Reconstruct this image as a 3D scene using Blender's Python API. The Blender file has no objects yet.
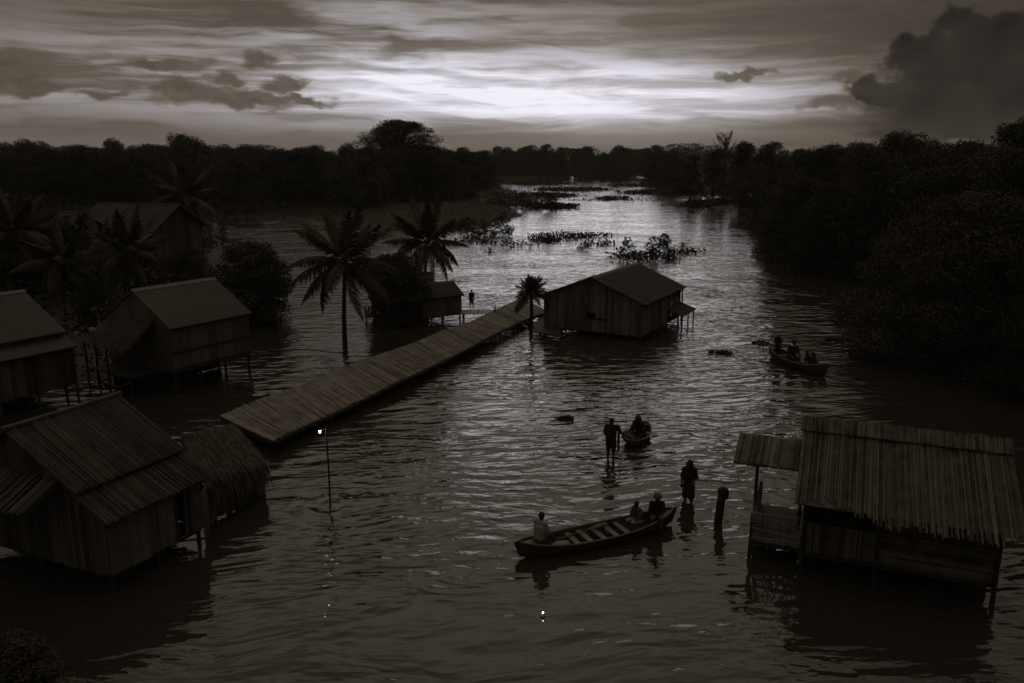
import bpy, math, random
import numpy as np
from mathutils import Vector, Matrix
rnd = random.Random(7)
V = Vector
R = math.radians
sc = bpy.context.scene
col = sc.collection

# ---------------------------------------------------------------- camera and pixel helper
CAM_H, FOC, PITCH = 11.0, 803.0, R(12.87)
cd = bpy.data.cameras.new('camera'); cam = bpy.data.objects.new('camera', cd); col.objects.link(cam)
cam.location = (0, 0, CAM_H); cam.rotation_euler = (R(90) - PITCH, 0, 0)
cd.sensor_width = 36; cd.lens = FOC / 1024 * 36; cd.clip_end = 6000; cd.clip_start = .1
sc.camera = cam

def ray(px, py):
    dx = (px - 512) / FOC; up = -(py - 341.5) / FOC
    return V((dx, math.cos(PITCH) + up * math.sin(PITCH), -math.sin(PITCH) + up * math.cos(PITCH)))
def at(px, py, z=0.0):
    r = ray(px, py); return V((0, 0, CAM_H)) + r * ((z - CAM_H) / r.z)
def atY(px, py, Y):
    r = ray(px, py); return V((0, 0, CAM_H)) + r * (Y / r.y)
def hz(px, py, Y):
    r = ray(px, py); return CAM_H + r.z * Y / r.y
def ae(px, py):
    r = ray(px, py).normalized(); return math.atan2(r.x, r.y), math.asin(r.z)

# ---------------------------------------------------------------- object bookkeeping
WL = {}
def setp(o, label=None, cat=None, group=None, kind=None):
    if label: o['label'] = label
    if cat: o['category'] = cat
    if group: o['group'] = group
    if kind: o['kind'] = kind
    return o
def thing(name, label, cat, loc, group=None):
    o = bpy.data.objects.new(name, None); col.objects.link(o)
    o.location = loc; WL[o.name] = V(loc); o.empty_display_size = .2
    return setp(o, label, cat, group)
def kids(o): return [c for c in bpy.data.objects if c.parent == o]
def copy_tree(o, parent=None):
    c = o.copy(); col.objects.link(c)
    c.parent = parent
    for ch in kids(o): copy_tree(ch, c)
    return c

class MB:
    def __init__(s): s.v = []; s.f = []
    def add(s, vs, fs):
        b = len(s.v); s.v.extend([tuple(p) for p in vs]); s.f.extend([tuple(i + b for i in f) for f in fs])
    def hexa(s, b, t):
        s.add(list(b) + list(t), [(3, 2, 1, 0), (4, 5, 6, 7), (0, 1, 5, 4), (1, 2, 6, 5), (2, 3, 7, 6), (3, 0, 4, 7)])
    def slab(s, q, th):
        n = (q[1] - q[0]).cross(q[3] - q[0]).normalized()
        if n.z < 0: n = -n
        s.hexa([p - n * th for p in q], q)
    def box(s, c, ax, ay, az):
        c = V(c); ax, ay, az = V(ax), V(ay), V(az)
        bt = [c + ax * i + ay * j - az for i, j in ((-1, -1), (1, -1), (1, 1), (-1, 1))]
        s.hexa(bt, [p + az * 2 for p in bt])
    def sweep(s, pts, rad, n=6, flat=1.0, cap=True):
        pts = [V(p) for p in pts]; rings = []; prev = None
        for i, p in enumerate(pts):
            d = (pts[min(i + 1, len(pts) - 1)] - pts[max(i - 1, 0)]).normalized()
            a = V((0, 0, 1)) if abs(d.z) < .9 else V((1, 0, 0))
            if prev is not None: a = prev
            x = (a - d * a.dot(d)).normalized(); y = d.cross(x); prev = x
            r = rad[i] if hasattr(rad, '__len__') else rad
            rings.append([p + x * (r * flat * math.cos(2 * math.pi * k / n)) + y * (r * math.sin(2 * math.pi * k / n)) for k in range(n)])
        fs = []
        for i in range(len(pts) - 1):
            for k in range(n):
                k2 = (k + 1) % n
                fs.append((i * n + k, i * n + k2, (i + 1) * n + k2, (i + 1) * n + k))
        if cap:
            fs.append(tuple(reversed(range(n)))); fs.append(tuple(range((len(pts) - 1) * n, len(pts) * n)))
        s.add([p for r_ in rings for p in r_], fs)
    def tube(s, p0, p1, r0, r1=None, n=6): s.sweep([p0, p1], [r0, r0 if r1 is None else r1], n)
    def ball(s, c, r, M=None, nu=12, nv=8):
        c = V(c); r = V(r) if hasattr(r, '__len__') else V((r, r, r)); vs = []; fs = []
        for j in range(nv + 1):
            th = math.pi * j / nv
            for i in range(nu):
                ph = 2 * math.pi * i / nu
                p = V((r.x * math.sin(th) * math.cos(ph), r.y * math.sin(th) * math.sin(ph), r.z * math.cos(th)))
                vs.append(c + (M @ p if M else p))
        for j in range(nv):
            for i in range(nu):
                fs.append((j * nu + i, (j + 1) * nu + i, (j + 1) * nu + (i + 1) % nu, j * nu + (i + 1) % nu))
        s.add(vs, fs)
    def capsule(s, p0, p1, r0, r1=None, n=12):
        r1 = r0 if r1 is None else r1
        p0, p1 = V(p0), V(p1); d = (p1 - p0)
        if d.length < 1e-5: return s.ball(p0, r0)
        dn = d.normalized(); pts = []; rad = []
        for a in (-89, -60, -30, 0): pts.append(p0 + dn * (r0 * math.sin(R(a)))); rad.append(r0 * math.cos(R(a)))
        for a in (0, 30, 60, 89): pts.append(p1 + dn * (r1 * math.sin(R(a)))); rad.append(r1 * math.cos(R(a)))
        s.sweep(pts, rad, n)
    def mesh(s, name, mat, off=V((0, 0, 0)), smooth=False):
        m = bpy.data.meshes.new(name)
        m.from_pydata([(p[0] - off[0], p[1] - off[1], p[2] - off[2]) for p in s.v], [], s.f)
        m.materials.append(mat); m.update()
        if smooth: m.polygons.foreach_set('use_smooth', [True] * len(m.polygons))
        return m
    def part(s, name, mat, parent, smooth=False):
        root = parent
        while root.parent: root = root.parent
        o = bpy.data.objects.new(name, s.mesh(name, mat, WL[root.name], smooth)); col.objects.link(o); o.parent = parent
        return o
    def solo(s, name, mat, loc, label=None, cat=None, group=None, kind=None, smooth=False):
        loc = V(loc); o = bpy.data.objects.new(name, s.mesh(name, mat, loc, smooth)); col.objects.link(o)
        o.location = loc; WL[o.name] = loc
        return setp(o, label, cat, group, kind)

# ---------------------------------------------------------------- materials
def nodes_of(m):
    m.use_nodes = True; nt = m.node_tree
    return nt, nt.nodes.get('Principled BSDF')
def mat(name, c1, c2, scale=(2, 2, 2), rough=.85, island=.5, detail=6, bump=0.0, spec=.3):
    """weathered surface: two colours mixed by noise, each separate strip a little different"""
    m = bpy.data.materials.new(name); nt, b = nodes_of(m); N = nt.nodes; L = nt.links
    tc = N.new('ShaderNodeTexCoord'); mp = N.new('ShaderNodeMapping'); mp.inputs['Scale'].default_value = scale
    no = N.new('ShaderNodeTexNoise'); no.inputs['Scale'].default_value = 1; no.inputs['Detail'].default_value = detail; no.inputs['Roughness'].default_value = .65
    L.new(tc.outputs['Object'], mp.inputs[0]); L.new(mp.outputs[0], no.inputs['Vector'])
    ge = N.new('ShaderNodeNewGeometry')
    mx = N.new('ShaderNodeMath'); mx.operation = 'MULTIPLY_ADD'; mx.inputs[1].default_value = island
    L.new(ge.outputs['Random Per Island'], mx.inputs[0])
    ms = N.new('ShaderNodeMath'); ms.operation = 'MULTIPLY_ADD'; ms.inputs[1].default_value = 1.7; ms.inputs[2].default_value = -.35 - island / 2
    L.new(no.outputs[0], ms.inputs[0]); L.new(ms.outputs[0], mx.inputs[2])
    cr = N.new('ShaderNodeMix'); cr.data_type = 'RGBA'; cr.clamp_factor = True
    cr.inputs[6].default_value = (*c1, 1); cr.inputs[7].default_value = (*c2, 1)
    L.new(mx.outputs[0], cr.inputs[0]); L.new(cr.outputs[2], b.inputs['Base Color'])
    b.inputs['Roughness'].default_value = rough; b.inputs['Specular IOR Level'].default_value = spec
    if bump:
        bp = N.new('ShaderNodeBump'); bp.inputs['Distance'].default_value = bump; bp.inputs['Strength'].default_value = .8
        L.new(no.outputs[0], bp.inputs['Height']); L.new(bp.outputs[0], b.inputs['Normal'])
    return m
M = {
 'bamboo': mat('weathered_bamboo', (.015, .0133, .0092), (.135, .121, .089), (3, 3, 3), .7, .9),
 'bamboo_dark': mat('vignetted_bamboo', (.011, .0098, .007), (.072, .0645, .047), (3, 3, 3), .7, .9),  # same bamboo, darker: corner vignetting is put into the colour
 'thatch': mat('old_thatch', (.013, .0115, .008), (.075, .066, .047), (4, 4, 4), .9, .9),
 'deck': mat('deck_poles', (.06, .055, .045), (.25, .23, .193), (1.5, 1.5, 4), .75, .8),
 'metal': mat('dull_sheet_roof', (.042, .0395, .031), (.08, .075, .062), (1, 1, 1), .55, .35),
 'metal_dark': mat('rusty_sheet_roof', (.019, .017, .0135), (.045, .040, .032), (1, 1, 1), .6, .35),
 'plank': mat('grey_planks', (.022, .0195, .0142), (.098, .087, .066), (3, 3, .7), .85, .9),
 'plank_pale': mat('sun_bleached_planks', (.04, .036, .029), (.17, .155, .125), (3, 3, .7), .85, .7),
 'mat_wall': mat('woven_wall', (.035, .031, .023), (.13, .115, .09), (5, 5, 9), .85, .5),
 'timber': mat('dark_timber', (.014, .012, .009), (.04, .034, .026), (6, 6, 2), .8, .4, bump=.01),
 'hull': mat('boat_wood', (.022, .018, .014), (.06, .05, .038), (3, 3, 6), .55, .3),
 'hull_in': mat('worn_boat_wood', (.045, .041, .033), (.15, .135, .11), (4, 4, 4), .7, .8),
 'skin': mat('skin', (.03, .021, .015), (.05, .035, .025), (8, 8, 8), .6, 0),
 'hair': mat('black_hair', (.008, .007, .006), (.02, .017, .014), (30, 30, 30), .6, 0),
 'cloth_dark': mat('dark_cloth', (.012, .011, .010), (.035, .03, .026), (12, 12, 12), .9, .2, bump=.01),
 'cloth_mid': mat('brown_cloth', (.04, .033, .026), (.09, .075, .06), (12, 12, 12), .9, .2, bump=.01),
 'cloth_light': mat('pale_cloth', (.14, .127, .11), (.26, .24, .21), (10, 10, 10), .9, .2, bump=.01),
 'cloth_white': mat('white_cloth', (.6, .58, .58), (.8, .78, .78), (10, 10, 10), .9, .1),
 'bark': mat('bark', (.02, .017, .013), (.075, .063, .05), (5, 5, 1.5), .95, .1, bump=.03),
 'ground': mat('muddy_grass_ground', (.022, .0195, .014), (.055, .049, .036), (.15, .15, .15), .95, 0, bump=.05),
 'far_shore': mat('dry_grass', (.07, .06, .042), (.14, .12, .09), (.05, .05, .05), .95, .5),
}
def leaf_mat(name, c1, c2, transl=.15):
    m = bpy.data.materials.new(name); nt, b = nodes_of(m); N = nt.nodes; L = nt.links
    ge = N.new('ShaderNodeNewGeometry'); oi = N.new('ShaderNodeObjectInfo')
    tc = N.new('ShaderNodeTexCoord'); no = N.new('ShaderNodeTexNoise'); no.inputs['Scale'].default_value = .9; no.inputs['Detail'].default_value = 3
    L.new(tc.outputs['Object'], no.inputs['Vector'])
    a = N.new('ShaderNodeMath'); a.operation = 'MULTIPLY_ADD'; a.inputs[1].default_value = .35
    L.new(ge.outputs['Random Per Island'], a.inputs[0])
    q = N.new('ShaderNodeMath'); q.operation = 'MULTIPLY_ADD'; q.inputs[1].default_value = 1.2; q.inputs[2].default_value = -.45
    L.new(no.outputs[0], q.inputs[0])
    q2 = N.new('ShaderNodeMath'); q2.operation = 'MULTIPLY_ADD'; q2.inputs[1].default_value = .5; L.new(oi.outputs['Random'], q2.inputs[0]); L.new(q.outputs[0], q2.inputs[2])
    L.new(q2.outputs[0], a.inputs[2])
    cr = N.new('ShaderNodeMix'); cr.data_type = 'RGBA'; cr.clamp_factor = True
    cr.inputs[6].default_value = (*c1, 1); cr.inputs[7].default_value = (*c2, 1)
    L.new(a.outputs[0], cr.inputs[0]); L.new(cr.outputs[2], b.inputs['Base Color'])
    b.inputs['Roughness'].default_value = .85; b.inputs['Specular IOR Level'].default_value = .08
    return m
M['leaf'] = leaf_mat('dark_leaves', (.018, .0172, .0115), (.088, .083, .059))
M['leaf_far'] = leaf_mat('far_leaves', (.03, .028, .020), (.075, .068, .05))
M['frond'] = leaf_mat('palm_leaf', (.02, .019, .012), (.09, .082, .056), .1)
M['reed'] = leaf_mat('reeds', (.08, .07, .05), (.2, .175, .125), .1)
def lamp_mat(name, c, s):
    m = bpy.data.materials.new(name); nt, b = nodes_of(m)
    b.inputs['Emission Color'].default_value = (*c, 1); b.inputs['Emission Strength'].default_value = s
    b.inputs['Base Color'].default_value = (.8, .8, .8, 1)
    return m
M['small_bulb'] = lamp_mat('small_lit_bulb', (.85, .86, 1), 30)
M['bulb'] = lamp_mat('lit_bulb', (.85, .86, 1), 130)

# ---------------------------------------------------------------- expression nodes (world and water)
class X:
    nt = None
    def __init__(s, o): s.o = o
    @classmethod
    def m(c, op, *a, clamp=False):
        n = c.nt.nodes.new('ShaderNodeMath'); n.operation = op; n.use_clamp = clamp
        for i, q in enumerate(a):
            if isinstance(q, X): c.nt.links.new(q.o, n.inputs[i])
            else: n.inputs[i].default_value = q
        return X(n.outputs[0])
    def __add__(s, b): return X.m('ADD', s, b)
    __radd__ = __add__
    def __mul__(s, b): return X.m('MULTIPLY', s, b)
    __rmul__ = __mul__
    def __sub__(s, b): return X.m('SUBTRACT', s, b)
    def __rsub__(s, b): return X.m('SUBTRACT', b, s)
    def __truediv__(s, b): return X.m('DIVIDE', s, b)
def xsmooth(x, a, b):
    n = X.nt.nodes.new('ShaderNodeMapRange'); n.interpolation_type = 'SMOOTHSTEP'; n.clamp = True
    X.nt.links.new(x.o, n.inputs[0]); n.inputs[1].default_value = a; n.inputs[2].default_value = b
    return X(n.outputs[0])
def xnoise(x, y, z=0.0, detail=5, rough=.55, dist=0.0, scale=1.0):
    c = X.nt.nodes.new('ShaderNodeCombineXYZ')
    for i, q in enumerate((x, y, z)):
        if isinstance(q, X): X.nt.links.new(q.o, c.inputs[i])
        else: c.inputs[i].default_value = q
    n = X.nt.nodes.new('ShaderNodeTexNoise'); n.inputs['Scale'].default_value = scale; n.inputs['Detail'].default_value = detail
    n.inputs['Roughness'].default_value = rough; n.inputs['Distortion'].default_value = dist
    X.nt.links.new(c.outputs[0], n.inputs['Vector'])
    return X(n.outputs[0])
def xmix(a, b, t): return a + (b - a) * t
def xgauss(x, c, s): 
    d = (x - c) / s
    return X.m('EXPONENT', d * d * -1.0)

# ---------------------------------------------------------------- sky: broken dusk cloud deck with the last light in its gap
SUN_EL, SUN_AZ = R(6), ae(585, 100)[0]
w = bpy.data.worlds.new('World'); sc.world = w; w.use_nodes = True
nt = w.node_tree; nt.nodes.clear(); X.nt = nt
tc = nt.nodes.new('ShaderNodeTexCoord'); sp = nt.nodes.new('ShaderNodeSeparateXYZ'); nt.links.new(tc.outputs['Generated'], sp.inputs[0])
sx, sy, sz = (X(sp.outputs[i]) for i in range(3))
az = X.m('ARCTAN2', sx, sy); el = X.m('ARCSINE', sz)
w1 = xnoise(az * 4.0, el * 14.0, 1.3, 3) - .5; w2 = xnoise(az * 4.0, el * 14.0, 7.7, 3) - .5
azw = az + w1 * .10; elw = el + w2 * .022
a0, e0 = ae(565, 88)
st = xnoise(az * 2.1 + w1 * 1.0, el * 24.0 + w2 * 1.2 + az * 1.3, 0.0, 7, .58)          # stretched stratus streaks
st2 = xnoise(az * 4.5 + 3.0 + w1 * 1.0, el * 66.0 - az * 1.5 + w2 * 1.5, 4.0, 4, .6)
streak = xsmooth(st + (st2 - .5) * .55, .37, .65)
glow = xgauss(azw, a0, .30) * xgauss(elw, e0, .040)
ca = (azw - ae(552, 95)[0]) / .295; ca = ca * ca
core = X.m('EXPONENT', ca * ca * -1.0) * xgauss(elw, ae(600, 95)[1], .028)
left = xgauss(azw, ae(130, 80)[0], .30) * xgauss(elw, ae(130, 78)[1], .040)
upper = xgauss(azw, ae(380, 30)[0], .22) * xgauss(elw, ae(380, 28)[1], .035)
wide = xgauss(az, -.12, .42)
core2 = xgauss(azw, ae(415, 80)[0], .13) * xgauss(elw, ae(415, 86)[1], .030)
core3 = xgauss(azw, ae(745, 108)[0], .10) * xgauss(elw, ae(745, 106)[1], .011)
lum = .075 + core2 * (.12 + streak * .30) + core3 * (.1 + streak * .34) + streak * wide * .085 + glow * (.10 + streak * .44) + core * (.32 + streak * .38) + left * (.02 + streak * .24) + upper * streak * .20
hb = xsmooth(el + (st2 - .5) * .012, ae(512, 141)[1], ae(512, 122)[1])
lum = xmix(.118 + streak * .035 + core * .10, lum, hb)
lum = lum * (1.0 - xsmooth(az, .14, .5) * .40)
def ellipses(lst, azx, elx):
    mx = None
    for (px, py, wx, wy) in lst:
        a, e = ae(px, py)
        da = (azx - a) / (wx * .00117); de = (elx - e) / (wy * .00113)
        v = 1.0 - (da * da + de * de)
        mx = v if mx is None else X.m('MAXIMUM', mx, v)
    return mx
n3 = xnoise(az * 26.0, el * 40.0, 2.2, 5, .6); n4 = xnoise(az * 26.0, el * 40.0, 5.2, 5, .6)
n5 = xnoise(az * 22.0, el * 26.0, 8.2, 4, .5); n6 = xnoise(az * 22.0, el * 26.0, 3.1, 4, .5)
azp = az + (n3 - .5) * .075; elp = el + (n4 - .5) * .035
n7 = xnoise(az * 45.0, el * 80.0, 1.2, 5, .62)
puff = ellipses([(8, 78, 34, 15), (40, 88, 22, 9), (170, 64, 42, 8), (258, 62, 24, 9), (225, 78, 12, 6), (190, 92, 58, 11), (240, 98, 60, 10), (285, 86, 22, 10),
                 (310, 101, 34, 5), (745, 74, 32, 5), (100, 97, 30, 6), (855, 104, 50, 7), (868, 77, 42, 6)], azp, elp)
puff_m = xsmooth(puff + (n5 - .5) * 1.4 + (n7 - .5) * 1.6, -.45, .85)
cum = ellipses([(978, 88, 84, 38), (958, 36, 34, 25), (922, 66, 34, 28), (1010, 55, 42, 36), (980, 132, 110, 17), (900, 92, 60, 20), (990, 116, 105, 22), (955, 122, 70, 14), (1080, 70, 80, 60)],
               az + (n5 - .5) * .09, el + (n6 - .5) * .08)
cum_m = xsmooth(cum + (n7 - .5) * .35, -.16, .42)
lum = xmix(lum, .085 + (n7 - .5) * .12, puff_m * .95)
lum = xmix(lum, .014 + (n6 - .5) * .04 + xsmooth(el, .07, .0) * .018, cum_m * .93)
ov_n = xnoise(sx * 2.5, sy * 2.5, sz * 2.5, 5)
lum = xmix(lum, .10 + ov_n * .07, xsmooth(el, .25, .6))
behind = xsmooth(sy, .25, -.3)
lum = lum * (1.0 - behind * .1)
hi = xsmooth(el, .22, .54) * xgauss(az, .0, .75) * xgauss(el, .5, .32) * (.31 + ov_n * .42) + xsmooth(el, .7, 1.25) * .24     # thinner, warmer cloud above the frame
ramp = nt.nodes.new('ShaderNodeValToRGB'); cr = ramp.color_ramp
stops = [(0, (0, 0, 0)), (.035, (.037, .030, .0225)), (.11, (.119, .098, .077)), (.24, (.25, .226, .214)), (.45, (.45, .43, .465)), (.75, (.72, .69, .77)), (1, (.9, .88, .97))]
while len(cr.elements) < len(stops): cr.elements.new(.5)
for e_, (p, c) in zip(cr.elements, stops): e_.position = p; e_.color = (*c, 1)
nt.links.new(lum.o, ramp.inputs[0])
sky = nt.nodes.new('ShaderNodeTexSky'); sky.sky_type = 'NISHITA'; sky.sun_disc = False
sky.sun_elevation = SUN_EL; sky.sun_rotation = SUN_AZ; sky.air_density = 1; sky.dust_density = 2
hs = nt.nodes.new('ShaderNodeHueSaturation'); hs.inputs['Saturation'].default_value = .25; nt.links.new(sky.outputs[0], hs.inputs['Color'])
vm = nt.nodes.new('ShaderNodeVectorMath'); vm.operation = 'SCALE'; vm.inputs['Scale'].default_value = 10.0 * .98; nt.links.new(ramp.outputs[0], vm.inputs[0])
cc_ = nt.nodes.new('ShaderNodeCombineXYZ')
for i_, k_ in enumerate((1.0, .85, .65)): nt.links.new((hi * (k_ * 10)).o, cc_.inputs[i_])
v2 = nt.nodes.new('ShaderNodeVectorMath'); v2.operation = 'SCALE'; v2.inputs['Scale'].default_value = .006; nt.links.new(hs.outputs[0], v2.inputs[0])
va = nt.nodes.new('ShaderNodeVectorMath'); va.operation = 'ADD'; nt.links.new(vm.outputs[0], va.inputs[0]); nt.links.new(v2.outputs[0], va.inputs[1])
vb = nt.nodes.new('ShaderNodeVectorMath'); vb.operation = 'ADD'; nt.links.new(va.outputs[0], vb.inputs[0]); nt.links.new(cc_.outputs[0], vb.inputs[1])
bg = nt.nodes.new('ShaderNodeBackground'); bg.inputs['Strength'].default_value = .1; nt.links.new(vb.outputs[0], bg.inputs[0])
w.cycles.sampling_method = 'NONE'
wo = nt.nodes.new('ShaderNodeOutputWorld'); nt.links.new(bg.outputs[0], wo.inputs[0])
ld = bpy.data.lights.new('sun', 'SUN'); ld.energy = .15; ld.angle = R(29); ld.color = (1, .96, .98)
lo = bpy.data.objects.new('sun', ld); col.objects.link(lo)
sd = V((math.sin(SUN_AZ) * math.cos(SUN_EL), math.cos(SUN_AZ) * math.cos(SUN_EL), math.sin(SUN_EL)))
lo.rotation_euler = sd.to_track_quat('Z', 'Y').to_euler(); lo.location = (0, -5, 30)

# ---------------------------------------------------------------- water
wm = bpy.data.materials.new('river_water'); nt, b = nodes_of(wm); X.nt = nt
tc = nt.nodes.new('ShaderNodeTexCoord'); sp = nt.nodes.new('ShaderNodeSeparateXYZ'); nt.links.new(tc.outputs['Object'], sp.inputs[0])
wx, wy = X(sp.outputs[0]), X(sp.outputs[1])
wrp = xnoise(wx * .12, wy * .12, 0., 2) - .5
wu = wx + wy * .12 + wrp * 5.0; wv = wy - wx * .10 + wrp * 3.0
n_a = xnoise(wu * .60, wv * 1.50, 0., 2, .4)
n_b = xnoise(wu * 1.9, wv * 3.8, 3., 2, .5)
n_c = xnoise(wu * .10, wv * .16, 6., 2)
n_d = xnoise(wu * 3.4, wv * 7.0, 9., 2)
gust = (xsmooth(n_c, .34, .64) * .5 + .6) * xmix(.55, 1.0, xsmooth(wy, 17., 31.)) * xmix(1.0, .4, xsmooth(wy, 60., 140.) * xsmooth(wx, -26., -6.))
n_r = xnoise(wu * .70 + 20., wv * 1.80, 11., 1, .4)
ridge = 1.0 - X.m('ABSOLUTE', n_r * 2.0 - 1.0)
rings = None
for (px_, py_) in ((610.5, 459), (688, 501), (718, 522), (641, 447), (330, 505), (800, 371)):      # ripples spreading from waders, posts and boats
    p_ = at(px_, py_); dx_, dy_ = wx - p_.x, wy - p_.y; r_ = X.m('SQRT', dx_ * dx_ + dy_ * dy_)
    g_ = X.m('SINE', r_ * 11.0) * X.m('EXPONENT', r_ * -.9); rings = g_ if rings is None else rings + g_
hgt = (n_a * .80 + ridge * .24 + n_b * .13 + n_d * .02) * gust + rings * .07
bp = nt.nodes.new('ShaderNodeBump'); bp.inputs['Strength'].default_value = 1; bp.inputs['Distance'].default_value = .20
nt.links.new(hgt.o, bp.inputs['Height']); nt.links.new(bp.outputs[0], b.inputs['Normal'])
mc = nt.nodes.new('ShaderNodeMix'); mc.data_type = 'RGBA'; mc.inputs[6].default_value = (.020, .018, .013, 1); mc.inputs[7].default_value = (.030, .0265, .020, 1)
nt.links.new(n_c.o, mc.inputs[0]); nt.links.new(mc.outputs[2], b.inputs['Base Color'])
b.inputs['Roughness'].default_value = .025; b.inputs['IOR'].default_value = 1.33
mb = MB(); mb.add([(-2040, -190, 0), (2040, -190, 0), (2040, 1900, 0), (-2040, 1900, 0)], [(0, 1, 2, 3)])
mb.solo('water', wm, (0, 0, 0), kind='structure')

# ---------------------------------------------------------------- ground: one sheet, below the water in the river and above it on the banks
def poly(pts): return np.array([[p.x, p.y] for p in (at(*q) for q in pts)])
LAND = [poly(p) for p in (
    [(-900, 372), (-200, 372), (30, 370), (62, 378), (110, 388), (150, 372), (176, 352), (180, 330), (200, 300), (205, 275), (212, 250), (214, 236), (208, 222), (222, 217), (300, 219), (350, 226), (430, 232), (470, 230), (505, 222), (520, 214),
     (486, 210), (520, 205), (548, 203), (520, 196), (480, 190), (470, 184), (468, 178), (560, 176.5), (640, 175.5), (640, 168), (-900, 168)],
    [(1500, 420), (1060, 395), (985, 366), (940, 338), (905, 300), (875, 272), (810, 254), (780, 244), (770, 228), (742, 213), (705, 205), (718, 196), (650, 189), (670, 184), (645, 179), (640, 168), (1500, 168)],
    [(-300, 168.2), (1300, 168.2), (1300, 163), (-300, 163)],
)]
def inside_dist(px, py, P):
    ins = np.zeros(px.shape, bool); dmin = np.full(px.shape, 1e9)
    n = len(P)
    for i in range(n):
        x0, y0 = P[i]; x1, y1 = P[(i + 1) % n]
        if y0 != y1:
            c = ((y0 > py) != (y1 > py)) & (px < (x1 - x0) * (py - y0) / (y1 - y0) + x0); ins ^= c
        dx, dy = x1 - x0, y1 - y0; t = np.clip(((px - x0) * dx + (py - y0) * dy) / (dx * dx + dy * dy + 1e-9), 0, 1)
        dmin = np.minimum(dmin, np.hypot(px - x0 - t * dx, py - y0 - t * dy))
    return np.where(ins, dmin, -dmin)
def land_h(x, y):
    x = np.asarray(x, float); y = np.asarray(y, float)
    s = np.max([inside_dist(x, y, P) for P in LAND], axis=0)
    s = s + (np.sin(x * .31 + y * .13) + np.sin(x * .11 - y * .23 + 1)) * .9
    return np.clip(s * .09, -1.2, .55) + np.where(s > 0, .06 * np.sin(x * .7) * np.sin(y * .5), 0)
gy = np.concatenate([[-200, -60], np.linspace(-10, 260, 150), 260 * (1900 / 260) ** (np.linspace(0.02, 1, 70))])
gs = np.linspace(-1, 1, 170)
GX = np.zeros((len(gy), len(gs))); GY = GX.copy()
for i, yv in enumerate(gy):
    GX[i] = gs * (45 + max(yv, 0) * 1.05); GY[i] = yv
GZ = land_h(GX, GY)
nr, nc = GX.shape; mb = MB(); mb.v = list(zip(GX.ravel(), GY.ravel(), GZ.ravel()))
mb.f = [(i * nc + j, i * nc + j + 1, (i + 1) * nc + j + 1, (i + 1) * nc + j) for i in range(nr - 1) for j in range(nc - 1)]
mb.solo('ground', M['ground'], (0, 0, 0), kind='structure', smooth=True)

# ---------------------------------------------------------------- house building
class Frame:
    """local frame of a gabled house: a along the ridge, b towards the slope seen in the photo"""
    def __init__(s, O, u, L, hw, he, hr):
        s.O = V((O[0], O[1], 0)); s.u = V((u[0], u[1], 0)).normalized(); s.v = V((s.u.y, -s.u.x, 0)); s.L, s.hw, s.he, s.hr = L, hw, he, hr
    def P(s, a, b, z): return s.O + s.u * a + s.v * b + V((0, 0, z))
    def rz(s, b): return s.hr - (s.hr - s.he) * abs(b) / s.hw
def fit(e0, e1, r0, r1, he, pitch):
    E0, E1 = at(*e0, he), at(*e1, he); best = None
    for k in range(20, 500):
        hr = he + k * .01; R0, R1 = at(*r0, hr), at(*r1, hr)
        u = ((E1 - E0).normalized() + (R1 - R0).normalized()).normalized(); v = V((u.y, -u.x, 0))
        d = ((E0 + E1) / 2 - (R0 + R1) / 2).dot(v)
        if d < .3: continue
        q = abs((hr - he) / d - math.tan(R(pitch)))
        if best is None or q < best[0]: best = (q, hr, d, R0, R1, u)
    q, hr, d, R0, R1, u = best
    L = ((E1 - E0).length + (R1 - R0).length) / 2
    mid = ((R0 + R1) / 2 + (E0 + E1) / 2) / 2
    v = V((u.y, -u.x, 0)); O = mid - v * (d / 2)
    print('FIT', 'he %.2f hr %.2f hw %.2f L %.2f' % (he, hr, d, L), 'O', [round(c, 1) for c in O])
    return Frame(O, u, L, d, he, hr)

def roof_slope(parent, q, n, mat_, jit=.05, style='pole', name='roof', ext=None, lift=.02, rr=None):
    """q = ridge0, ridge1, eave1, eave0"""
    q = [V(p) for p in q]; nn = (q[1] - q[0]).cross(q[3] - q[0]).normalized()
    if nn.z < 0: nn = -nn
    mb = MB(); mb.slab([p - nn * .03 for p in q], .03)
    wdt = ((q[1] - q[0]).length + (q[2] - q[3]).length) / 2 / n
    for i in range(n):
        t = (i + .5) / n
        a = q[0].lerp(q[1], t); e = q[3].lerp(q[2], min(max(t + rnd.uniform(-1, 1) * jit * .25 / max(wdt * n, .1), 0), 1)); d = (e - a)
        k = 1 + (rnd.uniform(-.6, 1) * jit) / d.length
        if style != 'metal' and rnd.random() < .03: continue
        if style != 'metal' and rnd.random() < .05: k += rnd.uniform(-.1, .12) / d.length
        if ext: k += ext(t) / d.length
        e = a + d * k; a = a + nn * rnd.uniform(0, jit * .25); e = e + nn * rnd.uniform(0, jit * .4)
        r = wdt * (rr or (.5 if style == 'metal' else .45)) * (1 if style == 'metal' else rnd.uniform(.8, 1.15))
        mid = a.lerp(e, .5) + nn * rnd.uniform(-.3, .3) * jit * .5
        mb.sweep([a, mid, e], [r, r, r * .9], 5)
    return mb.part(name, mat_, parent)

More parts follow.
